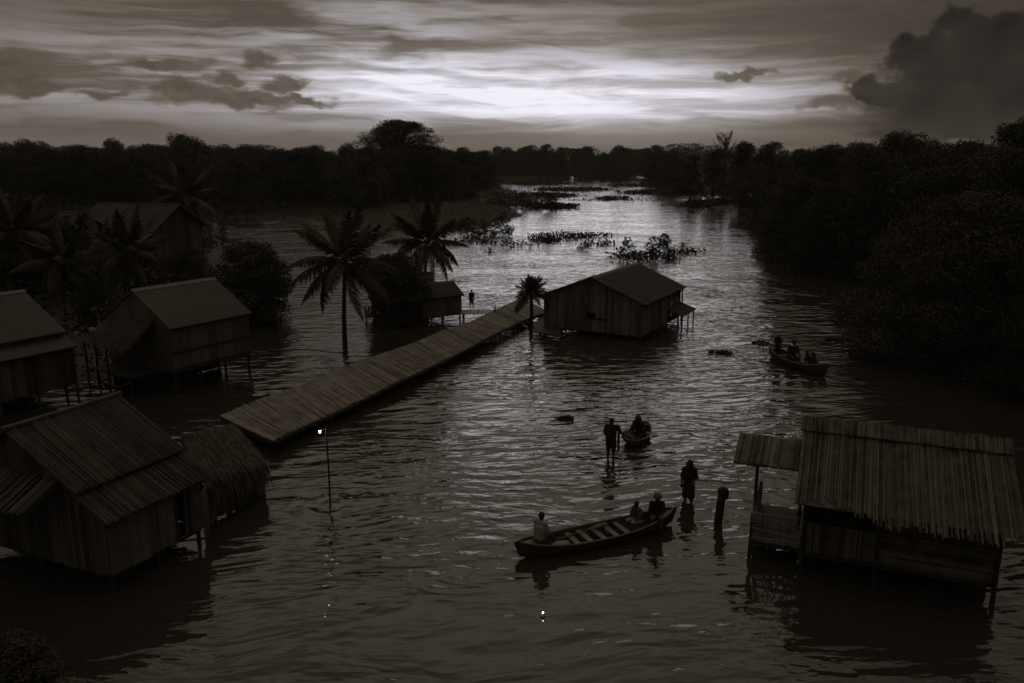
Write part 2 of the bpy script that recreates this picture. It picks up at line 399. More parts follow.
def thatch_slope(parent, q, mat_, rows=12, per=70, ln=.55, name='roof', fringe=0.0, wob=.12):
    q = [V(p) for p in q]; nn = (q[1] - q[0]).cross(q[3] - q[0]).normalized()
    if nn.z < 0: nn = -nn
    mb = MB(); mb.slab([p - nn * .05 for p in q], .05)
    for r in range(rows + 1):
        t0 = r / rows
        for i in range(per):
            t = (i + rnd.random()) / per
            a = q[0].lerp(q[1], t); e = q[3].lerp(q[2], t); d = (e - a); du = (q[1] - q[0]).normalized(); dn = d.normalized()
            p = a + d * min(1.0, t0 + rnd.uniform(-.5, .5) / rows) + nn * (rnd.uniform(.0, .05))
            dd = (dn + du * rnd.gauss(0, wob) + V((0, 0, -rnd.random() * .25))).normalized()
            if r >= rows - 1 and fringe: dd = (dn * .7 + V((0, 0, -1)) + du * rnd.gauss(0, .12)).normalized()
            l = (fringe if (r >= rows - 1 and fringe) else ln) * (rnd.uniform(.6, 1.2) if not fringe else rnd.uniform(.45, 1.3))
            s = du * rnd.uniform(.012, .03); e2 = p + dd * l - (nn * .02 if not fringe else V((0, 0, 0)))
            m_ = p.lerp(e2, .5) + nn * .015
            mb.add([p - s, p + s, m_ + s, m_ - s, e2 + s * .2, e2 - s * .2], [(0, 1, 2, 3), (3, 2, 4, 5)])
    return mb.part(name, mat_, parent)

def plank_wall(parent, p0, p1, z0, z1, w, mat_, th=.03, gaps=(), name='wall', horiz=False, rag=.03):
    """vertical planks (or horizontal slats) from p0 to p1; z1 is a height or a function of t; gaps = (t0,t1,zlo,zhi) openings"""
    p0, p1 = V(p0), V(p1); d = p1 - p0; Ln = d.length; dn = d.normalized(); nrm = V((dn.y, -dn.x, 0)); mb = MB()
    f = z1 if callable(z1) else (lambda t: z1)
    def piece(ta, tb, za, zb, zc, zd, off):
        a = p0 + d * ta + nrm * off; c = p0 + d * tb + nrm * off
        if zc - za < .01 and zd - zb < .01: return
        b_ = [V((a.x, a.y, za)), V((c.x, c.y, zb)), V((c.x, c.y, zb)) + nrm * th, V((a.x, a.y, za)) + nrm * th]
        t_ = [V((a.x, a.y, zc)), V((c.x, c.y, zd)), V((c.x, c.y, zd)) + nrm * th, V((a.x, a.y, zc)) + nrm * th]
        mb.hexa(b_, t_)
    if not horiz:
        n = max(2, int(Ln / w))
        for i in range(n):
            ta, tb = i / n, (i + 1) / n - .013 / Ln; tm = (ta + tb) / 2; off = rnd.uniform(-.012, .012)
            segs = [(z0 + rnd.uniform(-rag, rag), None)]
            lo = z0 + rnd.uniform(-rag, rag)
            cuts = [g for g in gaps if g[0] < tm < g[1]]
            if cuts:
                g = cuts[0]; piece(ta, tb, lo, lo, g[2], g[2], off); piece(ta, tb, g[3], g[3], f(ta), f(tb), off)
            else: piece(ta, tb, lo, lo, f(ta), f(tb), off)
    else:
        n = max(2, int((f(.5) - z0) / w)); H = f(.5) - z0
        for i in range(n):
            za, zb = z0 + H * i / n, z0 + H * (i + 1) / n - .010; off = rnd.uniform(-.012, .012); zm = (za + zb) / 2
            spans = [(-.004 + rnd.uniform(-.01, .01), 1 + rnd.uniform(-.01, .01))]
            for g in gaps:
                if g[2] < zm < g[3]: spans = [s_ for a_, b_ in spans for s_ in ((a_, g[0]), (g[1], b_)) if s_[1] > s_[0]]
            for a_, b_ in spans: piece(a_, b_, za, za, zb, zb, off)
    return mb.part(name, mat_, parent)

def house(label, fr, floor, roof_m, wall_m, nstrip, ov=.35, og=.3, jit=.04, style='pole', gaps_side=(), gaps_gable=(), plank=.16, ext=None, stilts=3, group='stilt houses standing in the flood',
          side_horiz=False, cap_m=None, hide_far=False, cap_r=.09, name='stilt_house'):
    t = thing(name, label, 'house', fr.O, group)
    la, wb = fr.L / 2 - og, fr.hw - ov; top = fr.rz(wb) - .06; P = fr.P
    h2 = fr.L / 2
    roof_slope(t, [P(-h2, 0, fr.hr), P(h2, 0, fr.hr), P(h2, fr.hw, fr.he), P(-h2, fr.hw, fr.he)], nstrip, roof_m, jit, style, ext=ext)
    roof_slope(t, [P(h2, 0, fr.hr), P(-h2, 0, fr.hr), P(-h2, -fr.hw, fr.he), P(h2, -fr.hw, fr.he)], nstrip, roof_m, jit, style)
    mb = MB()
    if style == 'metal':
        for s in (-1, 1):
            q = [P(-h2 - .02, 0, fr.hr + .065), P(h2 + .02, 0, fr.hr + .065), P(h2 + .02, s * .22, fr.rz(.22) + .06), P(-h2 - .02, s * .22, fr.rz(.22) + .06)]
            mb.slab(q, .012)
    else: mb.sweep([P(-h2 - .05, 0, fr.hr + .04), P(0, 0, fr.hr + .03), P(h2 + .05, 0, fr.hr + .04)], cap_r, 7)
    mb.part('ridge_cap', cap_m or roof_m, t)
    plank_wall(t, P(-la, wb, 0), P(la, wb, 0), floor, top, plank, wall_m, gaps=gaps_side, horiz=side_horiz)
    plank_wall(t, P(la, -wb, 0), P(-la, -wb, 0), floor, top, plank, wall_m)
    gf = lambda k: fr.rz(-wb + 2 * wb * k) - .06
    plank_wall(t, P(-la, -wb, 0), P(-la, wb, 0), floor, gf, plank, wall_m, gaps=gaps_gable)
    plank_wall(t, P(la, wb, 0), P(la, -wb, 0), floor, gf, plank, wall_m)
    mb = MB(); c = [P(-la + .03, -wb + .03, floor), P(la - .03, -wb + .03, floor), P(la - .03, wb - .03, floor), P(-la + .03, wb - .03, floor)]
    mb.slab(c, .08); mb.part('floor', M['timber'], t)
    for i in range(stilts):
        for s in (-1, 1):
            a = -la + .08 + (2 * la - .16) * i / (stilts - 1); mb = MB()
            p = P(a, s * (wb - .08), 0)
            mb.sweep([p + V((rnd.uniform(-.03, .03), rnd.uniform(-.03, .03), -1.4)), V((p.x, p.y, floor - .082))], [.075, .065], 7); mb.part('stilt', M['timber'], t)
    return t

def post(parent, p, z0, z1, r=.06, lean=(0, 0), name='post', m=None):
    mb = MB(); p = V((p[0], p[1], 0)); mb.sweep([p + V((0, 0, z0)), p + V((lean[0] / 2 + rnd.uniform(-.015, .015), lean[1] / 2, (z0 + z1) / 2)), p + V((lean[0], lean[1], z1))], [r, r * .95, r * .85], 7)
    return mb.part(name, m or M['timber'], parent)

# ---- A: near left house with two-tier bamboo roof and thatched porch
A = fit((68.7, 495), (184, 450.5), (10, 430), (120, 393.5), 2.75, 28)
A.hw0 = A.hw
tA = thing('stilt_house', 'nearest stilt house at lower left with two-tier bamboo roof and plank gable', 'house', A.O, 'stilt houses standing in the flood')
P = A.P; h2 = A.L / 2
roof_slope(tA, [P(-h2, 0, A.hr), P(h2, 0, A.hr), P(h2, A.hw, A.he), P(-h2, A.hw, A.he)], 72, M['bamboo_dark'], .06)
roof_slope(tA, [P(h2, 0, A.hr), P(-h2, 0, A.hr), P(-h2, -A.hw, A.he), P(h2, -A.hw, A.he)], 72, M['bamboo_dark'], .06)
sl = (A.hr - A.he) / A.hw
LB = A.hw + .95; LZ = A.he - .14 - sl * 1.0                      # lower tier eave
roof_slope(tA, [P(-h2 + .04, A.hw - .12, A.he - .10), P(h2 + .04, A.hw - .12, A.he - .10), P(h2 + .1, LB, LZ), P(-h2 + .05, LB, LZ)], 70, M['bamboo_dark'], .06, name='lower_roof')
mb = MB(); mb.sweep([P(-h2 - .06, 0, A.hr + .04), P(0, 0, A.hr + .02), P(h2 + .06, 0, A.hr + .04)], .085, 7); mb.part('ridge_cap', M['bamboo_dark'], tA)
# awning over the gable end
roof_slope(tA, [P(-h2 + .12, -A.hw, A.he + .1), P(-h2 + .12, A.hw * .72, A.rz(A.hw * .72) - .16), P(-h2 - .95, A.hw * .72, A.he - .32), P(-h2 - .95, -A.hw, A.he - .5)], 40, M['bamboo_dark'], .06, name='awning')
fA = .5; wbA = LB - .28; laA = h2 - .22; topA = LZ + sl * .28 - .07
plank_wall(tA, P(-laA, wbA, 0), P(laA, wbA, 0), fA, topA, .3, M['mat_wall'], gaps=[(.70, .84, fA + .05, topA - .1)])
plank_wall(tA, P(laA, -A.hw + .3, 0), P(-laA, -A.hw + .3, 0), fA, A.he, .2, M['plank'])
def gA(k):
    b_ = -A.hw + .3 + (wbA + A.hw - .3) * k
    return (A.rz(b_) if b_ < A.hw else A.he - sl * (b_ - A.hw) - .14) - .10
plank_wall(tA, P(-laA, -A.hw + .3, 0), P(-laA, wbA, 0), fA, gA, .17, M['plank'], rag=.06)
plank_wall(tA, P(laA, wbA, 0), P(laA, -A.hw + .3, 0), fA, lambda k: gA(1 - k), .17, M['plank'])
mb = MB(); mb.slab([P(-laA + .03, -A.hw + .33, fA), P(laA - .03, -A.hw + .33, fA), P(laA - .03, wbA - .03, fA), P(-laA + .03, wbA - .03, fA)], .09); mb.part('floor', M['timber'], tA)
mb = MB()
for k in (.695, .845):
    q = P(-laA + 2 * laA * k, wbA + .045, 0); mb.box((q.x, q.y, (fA + topA) / 2), A.u * .035, A.v * .03, V((0, 0, (topA - fA) / 2 - .03)))
mb.part('door_frame', M['timber'], tA)
for a_ in (-laA + .1, 0, laA - .1):
    for b_ in (-A.hw + .4, .3, wbA - .1): post(tA, P(a_, b_, 0), -1.4, fA - .09, .07, name='stilt')
# thatched porch of house A, between it and the walkway
pA = [at(180, 437, 2.45), None, at(266, 463, 1.2), at(203, 481, 1.5)]; pA[1] = pA[0] + pA[2] - pA[3] + V((-.25, -.1, 0))
tp = thing('thatched_porch', 'shaggy thatched porch roof between the near left house and the walkway', 'porch', (pA[2].x, pA[2].y, 0))
thatch_slope(tp, pA, M['thatch'], 14, 120, .55, fringe=.8)
for k, q in enumerate((pA[2].lerp(pA[1], .12), pA[3].lerp(pA[0], .12), pA[2].lerp(pA[3], .45).lerp(pA[0], .1))): post(tp, q, -1.3, q.z - .1, .05)
plank_wall(tp, pA[3].lerp(pA[0], .10), pA[2].lerp(pA[1], .10), .02, 1.3, .12, M['plank'], name='wall', rag=.06)
plank_wall(tp, pA[2].lerp(pA[1], .10), pA[1].lerp(pA[2], .10), .02, 1.3, .12, M['plank'], name='wall', rag=.06)

cA = A.P(laA, wbA, 0); plank_wall(tp, cA, V((pA[3].x, pA[3].y, 0)).lerp(V((pA[2].x, pA[2].y, 0)), .06), .02, 1.5, .12, M['plank'], name='wall', rag=.06)
# ---- B: mid-left house, sheet metal roof on stilts, thatched side roof
B = fit((172, 330.5), (252, 312), (130.5, 289.5), (212.7, 279), 3.2, 30)
tB = house('stilt house with pale corrugated roof and thatched lean-to, left of the round tree', B, 1.05, M['metal'], M['mat_wall'], 64, .2, .12, .006, 'metal', plank=.5, stilts=4,
           gaps_side=[(.5, .53, 1.2, 4)])
P = B.P; h2 = B.L / 2
plank_wall(tB, P(-h2 + .2, -B.hw + .3, 0), P(h2 - .2, -B.hw + .3, 0), .03, .97, .2, M['timber'], name='added_dark_screen', rag=.05)  # added screens that block bright water and keep the underside dark
plank_wall(tB, P(-h2 + .2, .2, 0), P(h2 - .2, .2, 0), .03, .97, .2, M['timber'], name='added_dark_screen', rag=.05)
mb = MB()
for z_ in (1.19, 2.0):
    mb.box(P(0, B.hw - .15, z_), B.u * (h2 - .1), B.v * .03, V((0, 0, .045)))
mb.part('wall_rail', M['timber'], tB)
lq = [P(-h2 - .02, -B.hw * .75, B.he + .05), P(-h2 - .02, B.hw * .55, B.he + .35), P(-h2 - 1.5, B.hw * .62, B.he - .75), P(-h2 - 1.5, -B.hw * .75, B.he - .7)]
thatch_slope(tB, lq, M['thatch'], 9, 60, .5, name='lean_to_roof')
for q in (lq[2], lq[3], lq[2].lerp(lq[3], .5)): post(tB, q.lerp(lq[0], .08), -1.3, q.z + .02, .055)
mb = MB(); mb.slab([P(-h2 - 1.4, -B.hw * .7, 1.0), P(-h2 + .1, -B.hw * .7, 1.0), P(-h2 + .1, B.hw * .55, 1.0), P(-h2 - 1.4, B.hw * .55, 1.0)], .08); mb.part('porch_floor', M['timber'], tB)

# ---- C: house cut by the left frame edge, two tiers of roof
Cf = fit((-25, 351), (66, 329.5), (-62, 301), (20, 292), 3.2, 29)
tC = house('two-tier stilt house cut off by the left edge of the frame', Cf, 1.0, M['metal'], M['plank'], 70, .15, .12, .008, 'metal', plank=.2, stilts=3)
P = Cf.P; h2 = Cf.L / 2; plank_wall(tC, P(-h2 + .3, 0, 0), P(h2 - .2, 0, 0), .03, .92, .2, M['timber'], name='added_dark_screen', rag=.05); slc = (Cf.hr - Cf.he) / Cf.hw  # screen added below the floor to stand in for the dark there
roof_slope(tC, [P(-h2, Cf.hw - .35, Cf.he - .18), P(h2 + .05, Cf.hw - .35, Cf.he - .18), P(h2 + .05, Cf.hw + .75, Cf.he - .18 - .42), P(-h2, Cf.hw + .75, Cf.he - .6)], 70, M['metal'], .008, 'metal', name='lower_roof')
for a_ in (-h2 + .3, 0, h2 - .15): post(tC, P(a_, Cf.hw + .6, 0), -1.3, Cf.he - .62, .055)
plank_wall(tC, P(-h2 + .2, Cf.hw + .5, 0), P(h2 - .15, Cf.hw + .5, 0), .8, Cf.he - .6, .18, M['plank'])

# ---- D: two dark longhouses behind the palms at left
def longhouse(label, peak, verge, right, dist, Lb, porch):
    pk = atY(*peak, dist); dv = atY(*verge, dist - 2.2); dr = atY(*right, dist + 1.5)
    gdir = (dr - dv); gdir.z = 0; gdir.normalize()
    u = V((-gdir.y, gdir.x, 0))            # pointing away; house runs to the back left
    u = -(V((gdir.y, -gdir.x, 0)))
    hw = ((dr - dv).length) / 2
    O = pk + u * (Lb / 2)
    fr = Frame(O, u, Lb, hw, min(dv.z, dr.z), pk.z)
    return fr
def simple_gable(label, peak, base_y, verge_l, verge_r, ang, Lb, name='longhouse', roof=M['metal_dark']):
    """gable end at the peak pixel, ridge running back at angle ang (degrees from +x)"""
    g = at(peak[0], base_y); Y = g.y; u = V((math.cos(R(ang)), math.sin(R(ang)), 0))
    hr = hz(peak[0], peak[1], Y); pk = V((g.x, Y, 0)); v = V((u.y, -u.x, 0))
    he = hr - 2.3; hw = 4.2
    fr = Frame(pk + u * (Lb / 2), u, Lb, hw, he, hr)
    return fr
D1 = simple_gable('', (186, 205), 273, None, None, 165, 9.5)
tD1 = house('dark longhouse with gable and open porch facing the river behind the palms', D1, 1.2, M['metal_dark'], M['plank'], 60, .4, .5, .02, plank=.3, stilts=3, name='longhouse', group='dark longhouses behind the palms')
D2 = simple_gable('', (93, 213), 285, None, None, 165, 8.5)
tD2 = house('dark longhouse beside the left frame edge, half hidden by palm fronds', D2, 1.2, M['metal_dark'], M['plank'], 54, .4, .5, .02, plank=.3, stilts=3, name='longhouse', group='dark longhouses behind the palms')
P = D1.P; hh = D1.L / 2
q = [P(-hh + .1, -D1.hw * .35, D1.he + .75), P(-hh + .1, -D1.hw - .6, D1.he - .15), P(-hh - 1.6, -D1.hw - .6, D1.he - .35), P(-hh - 1.6, -D1.hw * .35, D1.he + .35)]
roof_slope(tD1, [P(-hh + 3, -D1.hw + .1, D1.he - .05), P(-hh - .1, -D1.hw + .1, D1.he - .05), P(-hh - .1, -D1.hw - 1.9, D1.he - .75), P(-hh + 3, -D1.hw - 1.9, D1.he - .75)], 20, M['metal_dark'], .02, name='porch_roof')
for a_ in (-hh, -hh + 1.2, -hh + 2.7): post(tD1, P(a_, -D1.hw - 1.75, 0), -.8, D1.he - .75, .08)
mb = MB(); mb.slab([P(-hh - .1, -D1.hw + .3, 1.2), P(-hh - .1, -D1.hw - 1.8, 1.2), P(-hh + 3, -D1.hw - 1.8, 1.2), P(-hh + 3, -D1.hw + .3, 1.2)], .1); mb.part('porch_floor', M['timber'], tD1)

# ---- F: central house at the end of the walkway
Ff = fit((644, 306), (686.6, 287.3), (590, 278), (638.3, 262.3), 2.3, 22)
Ff.L *= .96
tF = house('lone plank house with dark gabled roof at the far end of the walkway', Ff, .3, M['metal_dark'], M['plank_pale'], 70, .3, .22, .01, 'metal', plank=.2, stilts=4,
           gaps_gable=[(.46, .54, 1.2, 1.5)], gaps_side=[(.72, 1.1, .5, 1.9)])
P = Ff.P; h2 = Ff.L / 2
roof_slope(tF, [P(h2 * .25, Ff.hw - .35, 1.25), P(h2 * .98, Ff.hw - .35, 1.25), P(h2 * .98, Ff.hw + .8, .85), P(h2 * .25, Ff.hw + .8, .85)], 30, M['metal_dark'], .02, name='porch_roof')
for a_ in (h2 * .3, h2 * .62, h2 * .93):
    post(tF, P(a_, Ff.hw + .7, 0), -1.2, .84, .05)
post(tF, P(h2 * .9, Ff.hw - .12, 0), -1.2, 2.25, .06)
mb = MB(); mb.box(P(-h2 + .17, .3, 1.15), Ff.v * .9, Ff.u * .03, V((0, 0, .05))); mb.part('window_sill', M['timber'], tF)
# side deck at the left of F (where the walkway arrives)
dq = [at(532, 331, .35), at(560, 336, .35), at(566, 318, .35), at(540, 314, .35)]
mb = MB(); mb.slab(dq, .08); mb.part('side_deck', M['timber'], tF)
for p in dq: post(tF, p, -1.2, .26, .05, name='stilt')

# ---- E: low hut between the coconut palms
Ef = fit((434, 299), (466, 294.5), (412, 285), (441, 282.5), 1.75, 30)
Ef.L *= 1.35
tE = house('low dark hut with a pale grey end beside the second coconut palm', Ef, .45, M['metal_dark'], M['mat_wall'], 36, .2, .15, .01, 'metal', plank=.4, stilts=3)
E2 = Frame(at(402, 320) + V((-.3, 2.2, 0)), (.97, .2, 0), 4.6, 1.7, 1.9, 2.9)
tE2 = house('dark hut on a low deck hidden under the bushy tree', E2, .6, M['metal_dark'], M['plank'], 40, .3, .2, .02, plank=.25, stilts=3)
P = E2.P
mb = MB(); mb.slab([P(-2.8, 1.7, .45), P(2.8, 1.7, .45), P(2.8, 3.0, .45), P(-2.8, 3.0, .45)], .08); mb.part('deck', M['deck'], tE2)
for a_ in (-2.6, -1, .8, 2.6): post(tE2, P(a_, 2.85, 0), -1.2, 1.0, .045)
jet = at(482, 312, .5)
t = thing('landing_stage', 'small plank landing stage beside the low hut', 'jetty', (jet.x, jet.y, 0))
mb = MB()
for k in range(9): mb.box(jet + V((-1.4 + k * .28, 0, 0)), V((.125, 0, 0)), V((0, .8 + rnd.uniform(-.06, .06), 0)), V((0, 0, .025)))
mb.part('deck', M['deck'], t)
for dx, dy in ((-1.3, -.7), (.9, -.7), (-1.3, .7), (.9, .7)): post(t, jet + V((dx, dy, 0)), -1.2, .47 if dx < 0 else .85, .05)

# ---- G: near right hut with long shaggy pole roof
G = fit((796, 504), (1020, 535), (803, 420), (1012, 446), 2.2, 29)
def extG(t): return (-.16 if t < .2 else (.28 if t > .38 else -.16 + .44 * (t - .2) / .18)) + .07 * math.sin(t * 31)
tG = thing('stilt_house', 'nearest hut at right with long roof of split bamboo and open railed balcony', 'house', G.O, 'stilt houses standing in the flood')
P = G.P; h2 = G.L / 2
roof_slope(tG, [P(-h2, 0, G.hr), P(h2, 0, G.hr), P(h2 + .1, G.hw, G.he), P(-h2, G.hw, G.he)], 112, M['bamboo'], .16, ext=extG)
roof_slope(tG, [P(h2, 0, G.hr), P(-h2, 0, G.hr), P(-h2, -G.hw, G.he), P(h2, -G.hw, G.he)], 80, M['bamboo'], .1)
for s in (1, -1):
    roof_slope(tG, [P(-h2 - .06, -.02 * s, G.hr + .16), P(h2 + .03, -.02 * s, G.hr + .16), P(h2 + .03, s * .42, G.rz(.42) + .12), P(-h2 - .06, s * .42, G.rz(.42) + .12)], 110, M['bamboo'], .03, name='ridge_cap')
fG = .62; wb = G.hw - .55; la = h2 - .28; topG = G.rz(wb) - .1
xs = -la + 2 * la * .40
plank_wall(tG, P(xs, wb, 0), P(la, wb, 0), fG, topG, .055, M['bamboo'], horiz=True)
plank_wall(tG, P(-la, wb, 0), P(xs - .06, wb, 0), fG, fG + .85, .055, M['bamboo'], rag=.05, name='balcony_rail')
plank_wall(tG, P(la, -wb, 0), P(-la, -wb, 0), fG, topG, .15, M['plank'])
gG = lambda k: G.rz(-wb + 2 * wb * k) - .1
plank_wall(tG, P(la, wb, 0), P(la, -wb, 0), fG - .05, gG, .2, M['plank'])
plank_wall(tG, P(-la, -wb, 0), P(-la, wb, 0), fG, gG, .2, M['plank'], gaps=[(.55, .96, fG + .8, topG - .1)])
plank_wall(tG, P(xs, wb - .05, 0), P(xs, -wb, 0), fG, topG, .2, M['plank'])
mb = MB(); mb.slab([P(-la - .1, -wb, fG - .012), P(la, -wb, fG - .012), P(la, wb + .06, fG - .012), P(-la - .1, wb + .06, fG - .012)], .1); mb.part('floor', M['timber'], tG)
for a_ in (-la, xs - .02, la - .02):
    post(tG, P(a_, wb + .09, 0), -1.4, topG, .065)
    post(tG, P(a_, -wb + .1, 0), -1.4, fG - .12, .07, name='stilt')
post(tG, P(la - .2, wb - .3, 0), -1.4, fG - .12, .09, name='stilt')
# side annexe: small raised roof, posts and stick railing
a1 = -h2 - 1.85
roof_slope(tG, [P(a1, -.9, 2.75), P(-h2 + .15, -.9, 2.75), P(-h2 + .15, .55, 2.35), P(a1 + .02, .6, 2.35)], 30, M['bamboo'], .05, name='side_roof')
for a_, b_ in ((a1 + .7, .5), (a1 + .6, -.8), (-h2 + .1, .5)): post(tG, P(a_, b_, 0), -1.4, 2.3 if b_ > 0 else 2.7, .055)
yb = wb - .35
mb = MB(); mb.slab([P(-h2 - 1.1, -.9, fG - .1), P(-la - .12, -.9, fG - .1), P(-la - .12, yb + .1, fG - .1), P(-h2 - 1.1, yb + .1, fG - .1)], .08); mb.part('side_deck', M['timber'], tG)
mb = MB()
for k in range(34):
    a_ = -h2 - 1.08 + k * 1.15 / 34; p = P(a_ + rnd.uniform(-.03, .03), yb + rnd.uniform(-.03, .03), 0)
    mb.sweep([p + V((0, 0, .42 + rnd.uniform(-.1, .05))), p + V((rnd.uniform(-.12, .12), rnd.uniform(-.05, .05), 1.3 + rnd.uniform(-.2, .15)))], [.018, .012], 5)
for k in range(14):
    z_ = .45 + k * .07
    mb.sweep([P(-h2 - 1.15, yb + .04, z_ + rnd.uniform(-.05, .05)), P(-la, yb + .04, z_ + rnd.uniform(-.06, .06))], .014, 5)
mb.part('stick_railing', M['deck'], tG)
mb = MB()
for k in range(20):
    b_ = -.8 + (yb + .8) * k / 20; p = P(-h2 - 1.1 + rnd.uniform(-.02, .02), b_, 0)
    mb.sweep([p + V((0, 0, .4)), p + V((rnd.uniform(-.05, .05), 0, 1.25 + rnd.uniform(-.12, .12)))], [.018, .013], 5)
mb.part('stick_railing', M['deck'], tG)
for a_, b_ in ((-h2 - 1.1, yb), (-h2 - 1.1, -.8)): post(tG, P(a_, b_, 0), -1.4, 1.3, .06)

# ---------------------------------------------------------------- walkway of cross poles
WLp = [(221, 416), (262, 400), (300, 386), (330, 374), (360, 362), (392, 350), (420, 341), (445, 331), (470, 322), (490, 313), (508, 305), (523, 297.5)]
WRp = [(273, 441.5), (302, 427), (335, 411), (368, 396), (398, 382), (425, 369), (450, 356), (474, 345), (497, 333), (514, 324), (530, 317), (548, 312)]
zW = .55
Lw = [at(*p, zW) for p in WLp]; Rw = [at(*p, zW) for p in WRp]
tW = thing('walkway', 'long raised walkway decked with bamboo cross poles running to the central house', 'walkway', ((Lw[0] + Rw[0]) / 2).to_tuple()[:2] + (0,))
for k_, (a_, b_) in enumerate(zip(Lw, Rw)):
    a_.z += .05 * math.sin(k_ * 2.1) ; b_.z += .05 * math.sin(k_ * 1.7 + 1)
def along(Pl, t):
    k = min(int(t * (len(Pl) - 1)), len(Pl) - 2); return Pl[k].lerp(Pl[k + 1], t * (len(Pl) - 1) - k)
mb = MB(); nW = 450
for i in range(nW):
    t = i / (nW - 1); a, b_ = along(Lw, t), along(Rw, t); sk = rnd.uniform(-.004, .004)
    d = (b_ - a).normalized(); b2 = along(Rw, min(max(t + sk, 0), 1))
    z_ = V((0, 0, rnd.uniform(-.012, .02)))
    if rnd.random() < .012: continue
    mb.sweep([a - d * (rnd.uniform(0, .07) + (rnd.random() < .03) * .12) + z_, a.lerp(b2, .5) + V((0, 0, rnd.uniform(-.03, .0))), b2 + d * rnd.uniform(0, .09) - z_], .040 * rnd.uniform(.75, 1.2), 5)
mb.part('deck', M['deck'], tW)
for side in (Lw, Rw):
    mb = MB(); mb.sweep([along(side, k / 24) + V((0, 0, -.12)) for k in range(25)], .07, 6); mb.part('beam', M['timber'], tW)
mb = MB()
for k in range(11):
    c = [along(Lw, k / 11) - V((0, 0, .07)), along(Lw, (k + 1) / 11) - V((0, 0, .07)), along(Rw, (k + 1) / 11) - V((0, 0, .07)), along(Rw, k / 11) - V((0, 0, .07))]
    mb.slab(c, .02)
mb.part('mat_layer', M['timber'], tW)
for k in range(13):
    for side in (Lw, Rw): post(tW, along(side, (k + .1) / 12.3), -1.2, zW - .13, .06)
mb = MB()
d = (Rw[0] - Lw[0]).normalized(); inw = (Lw[1] - Lw[0]).normalized()
mb.box((Lw[0] + Rw[0]) / 2 - V((0, 0, .13)) - inw * .02, d * (Rw[0] - Lw[0]).length * .5, inw * .03, V((0, 0, .08))); mb.part('end_board', M['timber'], tW)

# ---------------------------------------------------------------- lamps and posts
lp = at(330, 505); top = hz(330, 430, lp.y)
t = thing('lamp_post', 'thin lamp post standing in the water with a lit white bulb', 'lamp post', lp)
mb = MB(); mb.sweep([lp + V((0, 0, -1.2)), lp + V((.02, 0, top / 2)), lp + V((0, 0, top + .1))], [.035, .03, .024], 7); mb.part('pole', M['timber'], t)
bl = lp + V((-.2, -.02, top - .05))
mb = MB(); mb.sweep([lp + V((.08, 0, top)), lp + V((-.1, 0, top + .03)), bl + V((0, 0, .09))], .014, 5); mb.part('arm', M['timber'], t)
mb = MB(); mb.ball(bl, (.027, .027, .032), None, 12, 8); mb.part('bulb', M['bulb'], t, True)
fp = at(543, 617)
t = thing('floating_lamp', 'tiny lit lamp floating on the water in front of the long canoe', 'lamp', fp)
mb = MB(); mb.sweep([fp + V((0, 0, -.05)), fp + V((0, 0, .02)), fp + V((0, 0, .05))], [.05, .06, .03], 10); mb.part('float', M['timber'], t)
mb = MB(); mb.ball(fp + V((0, 0, .12)), (.016, .016, .02)); mb.part('bulb', M['small_bulb'], t, True)
mp_ = at(718, 523); ph = hz(720, 487, mp_.y)
t = thing('mooring_post', 'thick weathered mooring post with a rounded dark head, right of the waders', 'post', mp_)
mb = MB(); mb.sweep([mp_ + V((-.02, 0, -1.2)), mp_ + V((0, 0, 0)), mp_ + V((.04, 0, ph * .5)), mp_ + V((.07, 0, ph * .9))], [.14, .135, .13, .12], 10); mb.part('log', M['timber'], t, True)
mb = MB(); mb.ball(mp_ + V((.1, 0, ph * .88)), (.18, .17, .14)); mb.ball(mp_ + V((.17, -.05, ph * .80)), (.10, .11, .14)); mb.part('wrapped_head', M['cloth_dark'], t, True)
yp = at(99, 385); yh = hz(99, 331, yp.y)
t = thing('wrapped_post', 'pole with a pale wrapped top standing left of the lean-to house', 'post', yp)
mb = MB(); mb.sweep([yp + V((0, 0, -1)), yp + V((.05, 0, yh * .5)), yp + V((0, 0, yh))], [.07, .06, .05], 7); mb.part('pole', M['timber'], t)
mb = MB(); mb.ball(yp + V((0, 0, yh)), (.17, .16, .2)); mb.part('wrapping', M['cloth_light'], t, True)
q0, q1 = at(106, 380, .1), at(123, 364, 1.0)
mb = MB(); mb.sweep([q0 + V((-.4, -.1, -.2)), q0.lerp(q1, .5), q1], [.05, .045, .03], 6); mb.solo('driftwood_pole', M['deck'], q0, 'bare pale pole leaning out of the water left of the lean-to house', 'pole')

